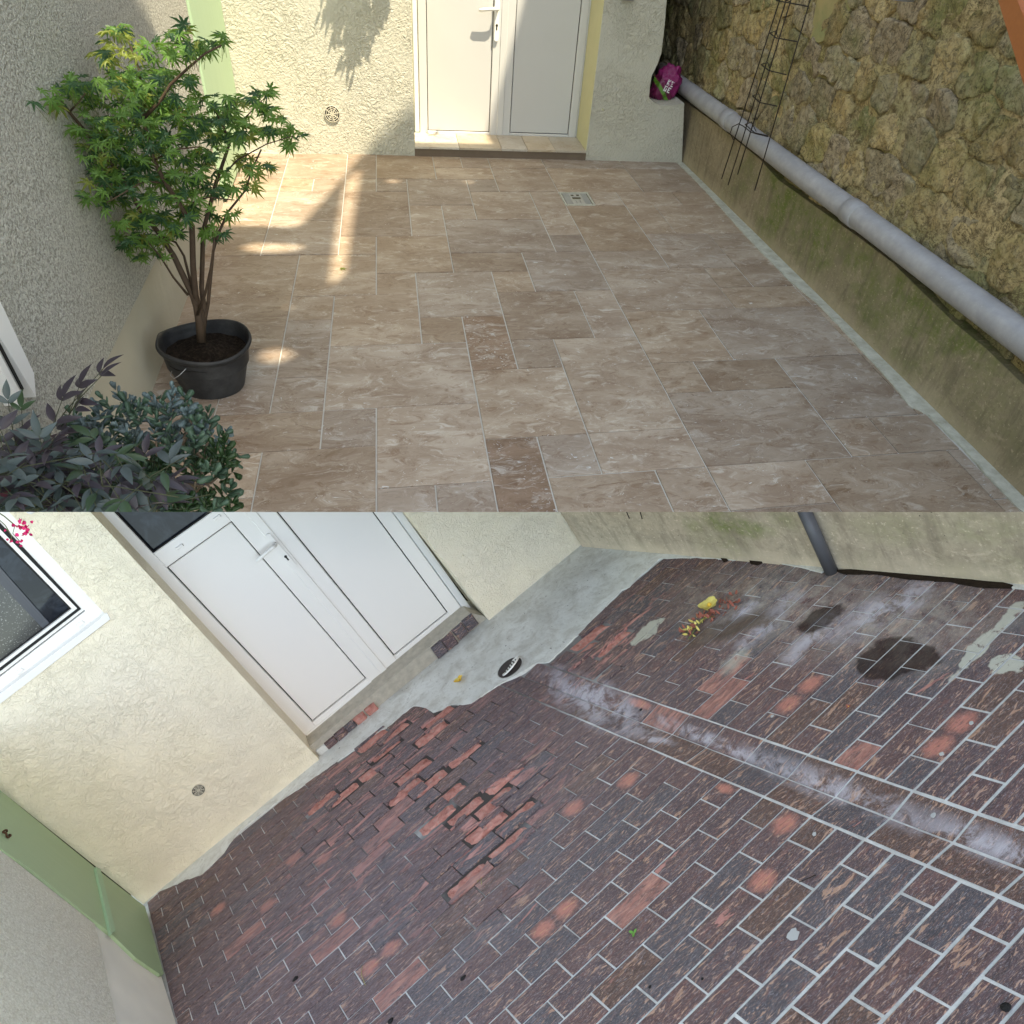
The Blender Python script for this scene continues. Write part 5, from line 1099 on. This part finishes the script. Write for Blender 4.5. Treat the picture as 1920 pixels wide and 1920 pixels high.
def rosette(P,ax,sz,n,kind):
    ax=ax.normalized(); u=ax.orthogonal().normalized(); v=ax.cross(u)
    for k in range(n):
        lev=k//2; an=(k%2)*math.pi+lev*math.pi/2+rt_.uniform(-.3,.3); open_=1.05-.22*((n//2)-lev)/max(1,n//2)*0-.25*lev
        d=(u*math.cos(an)+v*math.sin(an)); t=d*math.sin(max(.35,open_))+ax*math.cos(max(.35,open_))
        up=ax-t*ax.dot(t)+Vector((0,0,.05)); s=sz*rt_.uniform(.75,1.1)*(1-.13*lev); jl.append((M3(P+ax*.006*lev*3,t,up,s),kind))
JC=[]
def inside_j(x,y):
    top=[(120,800),(170,790),(200,775),(232,752),(262,772),(300,748),(345,752),(372,775),(385,800),(420,795),(428,830),(446,868),(425,895),(424,920),(430,960)]
    if x<110 or x>448: return False
    for (a,b) in zip(top,top[1:]):
        if a[0]<=x<=b[0] and b[0]>a[0]:
            yt=a[1]+(b[1]-a[1])*(x-a[0])/(b[0]-a[0]); return y>yt+6
    return y>870
cnt=0
while cnt<215:
    x,y=rt_.uniform(110,440),rt_.uniform(745,1010)
    if not inside_j(x,y): continue
    if x>395 and y>880 and rt_.random()<.6: continue
    z=1.95+rt_.uniform(-.16,.16)+(y-860)*-.0006; P_=nearpt(x,y,z); ax=Vector((rt_.gauss(.1,.45),rt_.gauss(-.1,.45),1))
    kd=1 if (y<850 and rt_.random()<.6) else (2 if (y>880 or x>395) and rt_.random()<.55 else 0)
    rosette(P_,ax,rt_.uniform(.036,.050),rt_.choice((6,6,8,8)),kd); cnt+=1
    base=nearpt(300+(x-300)*.45,1010+rt_.uniform(0,30),1.98); mb=MB(); mid_=P_.lerp(base,.45)+Vector((0,0,-.03)); iJ=MW[jp.name].inverted()
    if cnt%9==0: mb.tube([iJ@P_,iJ@mid_,iJ@base],[.003,.004,.006],7); mb.go('stem',m_jst,MW[jp.name],jp,True)
for (x,y,ax_) in [(436,862,(.8,0,.5)),(425,878,(.5,0,-.3)),(398,905,(.9,0,.2)),(412,925,(.9,0,.3)),(405,945,(.8,0,-.4)),(385,940,(-.2,0,-.8)),(420,940,(1,0,-.1)),(362,780,(.3,0,1)),(380,800,(.7,0,.6)),(300,758,(-.1,0,1)),(345,755,(.2,0,1)),(245,768,(-.1,0,1)),(410,822,(.7,0,.6))]:
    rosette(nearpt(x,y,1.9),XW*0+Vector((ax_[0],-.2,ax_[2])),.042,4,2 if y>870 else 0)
iJ=MW[jp.name].inverted()
for L_ in [[(330,905),(360,912),(395,905),(415,888),(436,865)],[(330,960),(360,930),(385,905),(405,925)],[(370,850),(390,865),(412,875)],[(340,835),(358,800),(357,775)]]:
    mb=MB(); mb.tube([iJ@nearpt(x,y,1.9) for x,y in L_],[.006]*2+[.004]*(len(L_)-2),7); mb.go('stem',m_jst,MW[jp.name],jp,True)
def emit(lst,meshes,root,geo,mats):
    lst.sort(key=lambda t:(t[0].translation-C0).dot(-cz)); 
    vis=[t for t in lst if proj(t[0].translation)[1]<965]
    for M_,k in vis[:299]: obj('leaf',meshes[k],M_,root)
    iR=MW[root.name].inverted()
    for k0 in range(len(mats)):
        mb=MB(); 
        for M_,k in vis[299:]:
            if k==k0: mb.add([iR@(M_@Vector(v)) for v in geo[0]],geo[1])
        if mb.V: mb.go('foliage',mats[k0],MW[root.name],root,True,kind='stuff')
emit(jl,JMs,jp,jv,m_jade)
iN=MW[npn.name].inverted()
def spray(P0,P1,n,sz,kind,tip=True):
    """a stalk carrying opposite leaflets"""
    d=(P1-P0); L_=d.length; mb=MB(); mb.tube([iN@P0,iN@(P0+d*.5+Vector((0,0,.01))),iN@P1],[.0016,.0012,.0008],5); mb.go('stem',m_nst,MW[npn.name],npn,True)
    dn=d.normalized(); sd=dn.cross(Vector((0,0,1))); sd=sd.normalized() if sd.length>.1 else XW*0+Vector((1,0,0)); up=sd.cross(dn)
    for k in range(n):
        t=.35+.6*k/max(1,n-1); P_=P0+d*t
        for s in (-1,1):
            dr=(dn*.75+sd*s*rt_.uniform(.7,1.1)+up*rt_.uniform(-.3,.3)+Vector((0,0,-.15))); nl.append((M3(P_,dr,up+Vector((rt_.gauss(0,.25),rt_.gauss(0,.25),.4)),sz*rt_.uniform(.75,1.1)),kind))
    if tip: nl.append((M3(P1,dn+Vector((0,0,-.1)),up,sz),kind))
for (a,b,n,sz,k,z) in [((60,860),(193,692),3,.058,0,1.75),((115,800),(190,705),1,.055,0,1.72),((80,880),(118,745),3,.060,0,1.7),((110,860),(150,720),2,.055,0,1.75),((40,880),(15,750),3,.05,1,1.7),((50,850),(40,765),2,.045,2,1.72),((20,900),(-5,790),3,.05,0,1.68)]:
    spray(nearpt(*a,z),nearpt(*b,z-.02),n,sz,k)
c_=0
while c_<150:
    x,y=rt_.uniform(-20,305),rt_.uniform(815,1000)
    if y<835+max(0,(x-160))*.35 or (x>230 and y<890): continue
    z=1.64+rt_.uniform(-.12,.12)+max(0,(900-y))*.0006; a=nearpt(x,y,z); d=Vector((rt_.gauss(0,.09),rt_.gauss(-.02,.07),rt_.uniform(-.04,.10)))
    kd=3 if (x<90 and y>850 and rt_.random()<.07) else (1 if rt_.random()<.5 else (0 if x<170 or rt_.random()<.4 else 2))
    spray(a-d*.6,a+d*.5,rt_.choice((1,2,2,3)),rt_.uniform(.048,.070),kd); c_+=1
emit(nl,NMs,npn,lv_,m_nan)
# a deep mass of shaded leaves and the pot the two plants stand in, so nothing shows through between them
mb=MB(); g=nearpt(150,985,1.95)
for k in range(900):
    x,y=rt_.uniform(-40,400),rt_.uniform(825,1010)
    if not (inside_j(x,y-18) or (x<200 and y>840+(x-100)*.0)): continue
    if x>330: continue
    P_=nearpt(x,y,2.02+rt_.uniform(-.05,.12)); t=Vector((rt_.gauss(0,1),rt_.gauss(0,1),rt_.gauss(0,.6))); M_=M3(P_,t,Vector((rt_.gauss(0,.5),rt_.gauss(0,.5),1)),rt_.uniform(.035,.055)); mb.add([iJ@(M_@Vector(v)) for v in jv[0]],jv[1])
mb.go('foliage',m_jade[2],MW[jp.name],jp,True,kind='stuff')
# ================================================================ unseen slab and block added to shade the yards, holes shaped for sun patches
ZO=10.5
blk=empty('shade_block',Matrix.Translation((0,0,ZO)),side='N',label='unseen block with a pierced slab, added to shade both yards',cat='shade_helper')
m_blk=simple('pale_render',(.62,.60,.54),.9,.1)
def upz(P): k=(ZO-P.z)/SUN.z; return (P.x+SUN.x*k,P.y+SUN.y*k)
def hole(fn,pts): return [upz(fn(*p)) for p in pts]
slit=hole(floorhit,[(668,321),(680,316),(679,330),(664,420),(650,514),(634,530),(618,546),(622,520),(632,430),(645,352),(655,331)])
dap=[]; DOTS=[]
def dot(P,r,n=8,ex=1.0,rot=0.0):
    c=upz(P)
    if any(math.hypot(c[0]-a-b_*0,c[1]-b_)<(r*max(1,ex)+r2)*1.35 for a,b_,r2 in DOTS): return
    if any(math.hypot(c[0]-x,c[1]-y)<r*ex*1.4 for x,y in slit): return
    DOTS.append((c[0],c[1],r*max(1,ex))); dap.append([(c[0]+r*rt_.uniform(.7,1.2)*math.cos(6.283*k/n)*ex,c[1]+r*rt_.uniform(.7,1.2)*math.sin(6.283*k/n)) for k in range(n)])
dot(floorhit(738,341),.055,8,1.3); dot(floorhit(880,342),.035); dot(floorhit(893,342),.03); dot(floorhit(523,668),.075,8,1.3); dot(floorhit(538,655),.03); dot(floorhit(543,577),.028); dot(floorhit(541,562),.02); dot(floorhit(540,637),.02); dot(floorhit(510,466),.10,9,1.9); dot(floorhit(425,462),.06,8,1.5); dot(floorhit(775,422),.02)
for (x,y,r) in [(262,150,.19),(292,250,.14),(280,330,.09)]: dot(pt(x,y,-.02),r)
SH=lambda L_:[(x-(14-ZO)*SUN.x/SUN.z,y-(14-ZO)*SUN.y/SUN.z) for x,y in L_]
big_=SH([(2.1,-6.3),(7.3,-6.3),(7.3,9.0),(6.6,9.0),(6.6,4.2),(5.07,4.2),(5.09,1.46)])+[upz(fTB.w(*fTB.hit(*p),0)) for p in [(770,212),(740,240),(705,272)]]+hole(floorhit,[(680,293),(660,318),(640,343),(612,375),(590,400),(572,420),(555,428),(480,426),(400,424)])+SH([(2.62,-.30),(2.55,-.52),(2.1,-.55)])
sB=bmesh.new()
slab('shade_slab',[[(x,y) for x,y in big_],slit]+dap,0,.06,m_blk,MW[blk.name],blk,'N')
mb=MB(); mb.box(5.2,8.2,9.0,11.5,-12,0); mb.go('wall',m_blk,MW[blk.name],blk,side='N')  # out-of-view block added to carry the shading slab
# hanging foliage above the frame that throws the leafy shadow on the sunlit wall
hb=empty('hanging_plant',Matrix.Translation(fTB.w(*fTB.hit(665,40),0)+SUN*1.25),side='N',label='hanging trailing plant above the picture throwing a leafy shadow on the cream wall',cat='plant')
mb=MB()
def wallp(x,y): h=fTB.hit(x,y); return fTB.w(h.x,h.y,0)
for (x,y,rx,ry,n) in [(650,0,45,28,110),(690,20,32,30,60),(640,45,22,25,28),(668,75,20,30,36),(660,120,9,22,14),(690,60,14,20,14),(648,95,7,20,8),(720,5,12,18,14),(615,20,14,14,12),(885,12,9,14,12)]:
    for k in range(n):
        a=rt_.uniform(0,6.28); u=math.sqrt(rt_.random()); P_=wallp(x+rx*u*math.cos(a),y+ry*u*math.sin(a))+SUN*(1.25+rt_.uniform(-.1,.1)); t=Vector((rt_.gauss(0,1),rt_.gauss(0,1),rt_.gauss(0,.7)))
        M_=M3(P_,t,SUN+Vector((rt_.gauss(0,.4),rt_.gauss(0,.4),0)),rt_.uniform(.05,.08)); mb.add([MW[hb.name].inverted()@(M_@Vector(v)) for v in lv_[0]],lv_[1])
mb.go('foliage',m_nan[2],MW[hb.name],hb,side='N',kind='stuff')
# ================================================================ section cut: the two places end where the two photographs meet
bpy.context.view_layer.update()
EPS=.0
def cutall():
    for o,side in PART:
        try: o.name
        except ReferenceError: continue
        if o.type!='MESH' or side=='N': continue
        M=o.matrix_world; me=o.data; sg = 1 if side=='T' else -1
        bb=[(M@Vector(b)-C0).dot(cy)*sg for b in o.bound_box]
        if min(bb)>=-EPS: continue
        if max(bb)<=-EPS:
            for ch in list(o.children): ch.parent=None; bpy.data.objects.remove(ch)
            bpy.data.objects.remove(o); continue
        ds=[(M@v.co-C0).dot(cy)*sg for v in me.vertices]
        if min(ds)>=-EPS: continue
        if max(ds)<=-EPS: bpy.data.objects.remove(o); continue
        if me.users>1: me=me.copy(); o.data=me
        bm=bmesh.new(); bm.from_mesh(me); iM=M.inverted(); pco=iM@(C0-cy*EPS*sg); pno=(M.to_3x3().transposed()@cy).normalized()
        r=bmesh.ops.bisect_plane(bm,geom=bm.verts[:]+bm.edges[:]+bm.faces[:],plane_co=pco,plane_no=pno,clear_inner=side=='T',clear_outer=side=='B')
        ed=[e for e in r['geom_cut'] if isinstance(e,bmesh.types.BMEdge) and e.is_boundary]
        if ed:
            try: bmesh.ops.triangle_fill(bm,use_beauty=True,edges=ed)
            except Exception: pass
        bm.to_mesh(me); bm.free()
        if len(me.polygons)==0: bpy.data.objects.remove(o)
cutall()
def merge_rest(root,keep=296):
    ch=[o for o in COL.objects if o.parent==root and o.name.startswith('brick') and o.type=='MESH' and not o.children]
    have=len([o for o in COL.objects if o.parent==root and o.name.startswith('brick')])-len(ch)
    ch.sort(key=lambda o:(sum((Vector(b) for b in o.bound_box),Vector())/8-root.matrix_world.inverted()@C0).length)
    rest=ch[keep-have:]
    if not rest: return
    V=[];Fc=[];mi=[];uv=[];pc=[];mats=[]; r=random.Random(3)
    for o in rest:
        me=o.data; b=len(V); m=me.materials[0]
        if m not in mats: mats.append(m)
        V+=[v.co.copy() for v in me.vertices]; rv=r.random()
        for p in me.polygons: Fc.append([b+i for i in p.vertices]); mi.append(mats.index(m)); pc.append(rv)
        L=me.uv_layers.active
        for p in me.polygons:
            for li in p.loop_indices: uv.append(tuple(L.data[li].uv) if L else (0,0))
    me=bpy.data.meshes.new('far_bricks'); me.from_pydata([tuple(v) for v in V],[],Fc)
    for m in mats: me.materials.append(m)
    me.polygons.foreach_set('material_index',mi); L=me.uv_layers.new(name='UVMap')
    for l,x in zip(L.data,uv): l.uv=x
    at=me.attributes.new('piece','FLOAT','FACE'); at.data.foreach_set('value',pc)
    M=MW[root.name]
    for o in rest: bpy.data.objects.remove(o)
    n=bpy.data.objects.new('far_bricks',me); COL.objects.link(n); n.parent=root; n.matrix_basis=Matrix(); n['kind']='stuff'
merge_rest(pvB)
for o in [x for x in COL.objects if x.type=='EMPTY' and not x.children]: bpy.data.objects.remove(o)
print('objects',len(COL.objects),'tris',sum(len(o.data.polygons) for o in COL.objects if o.type=='MESH'))
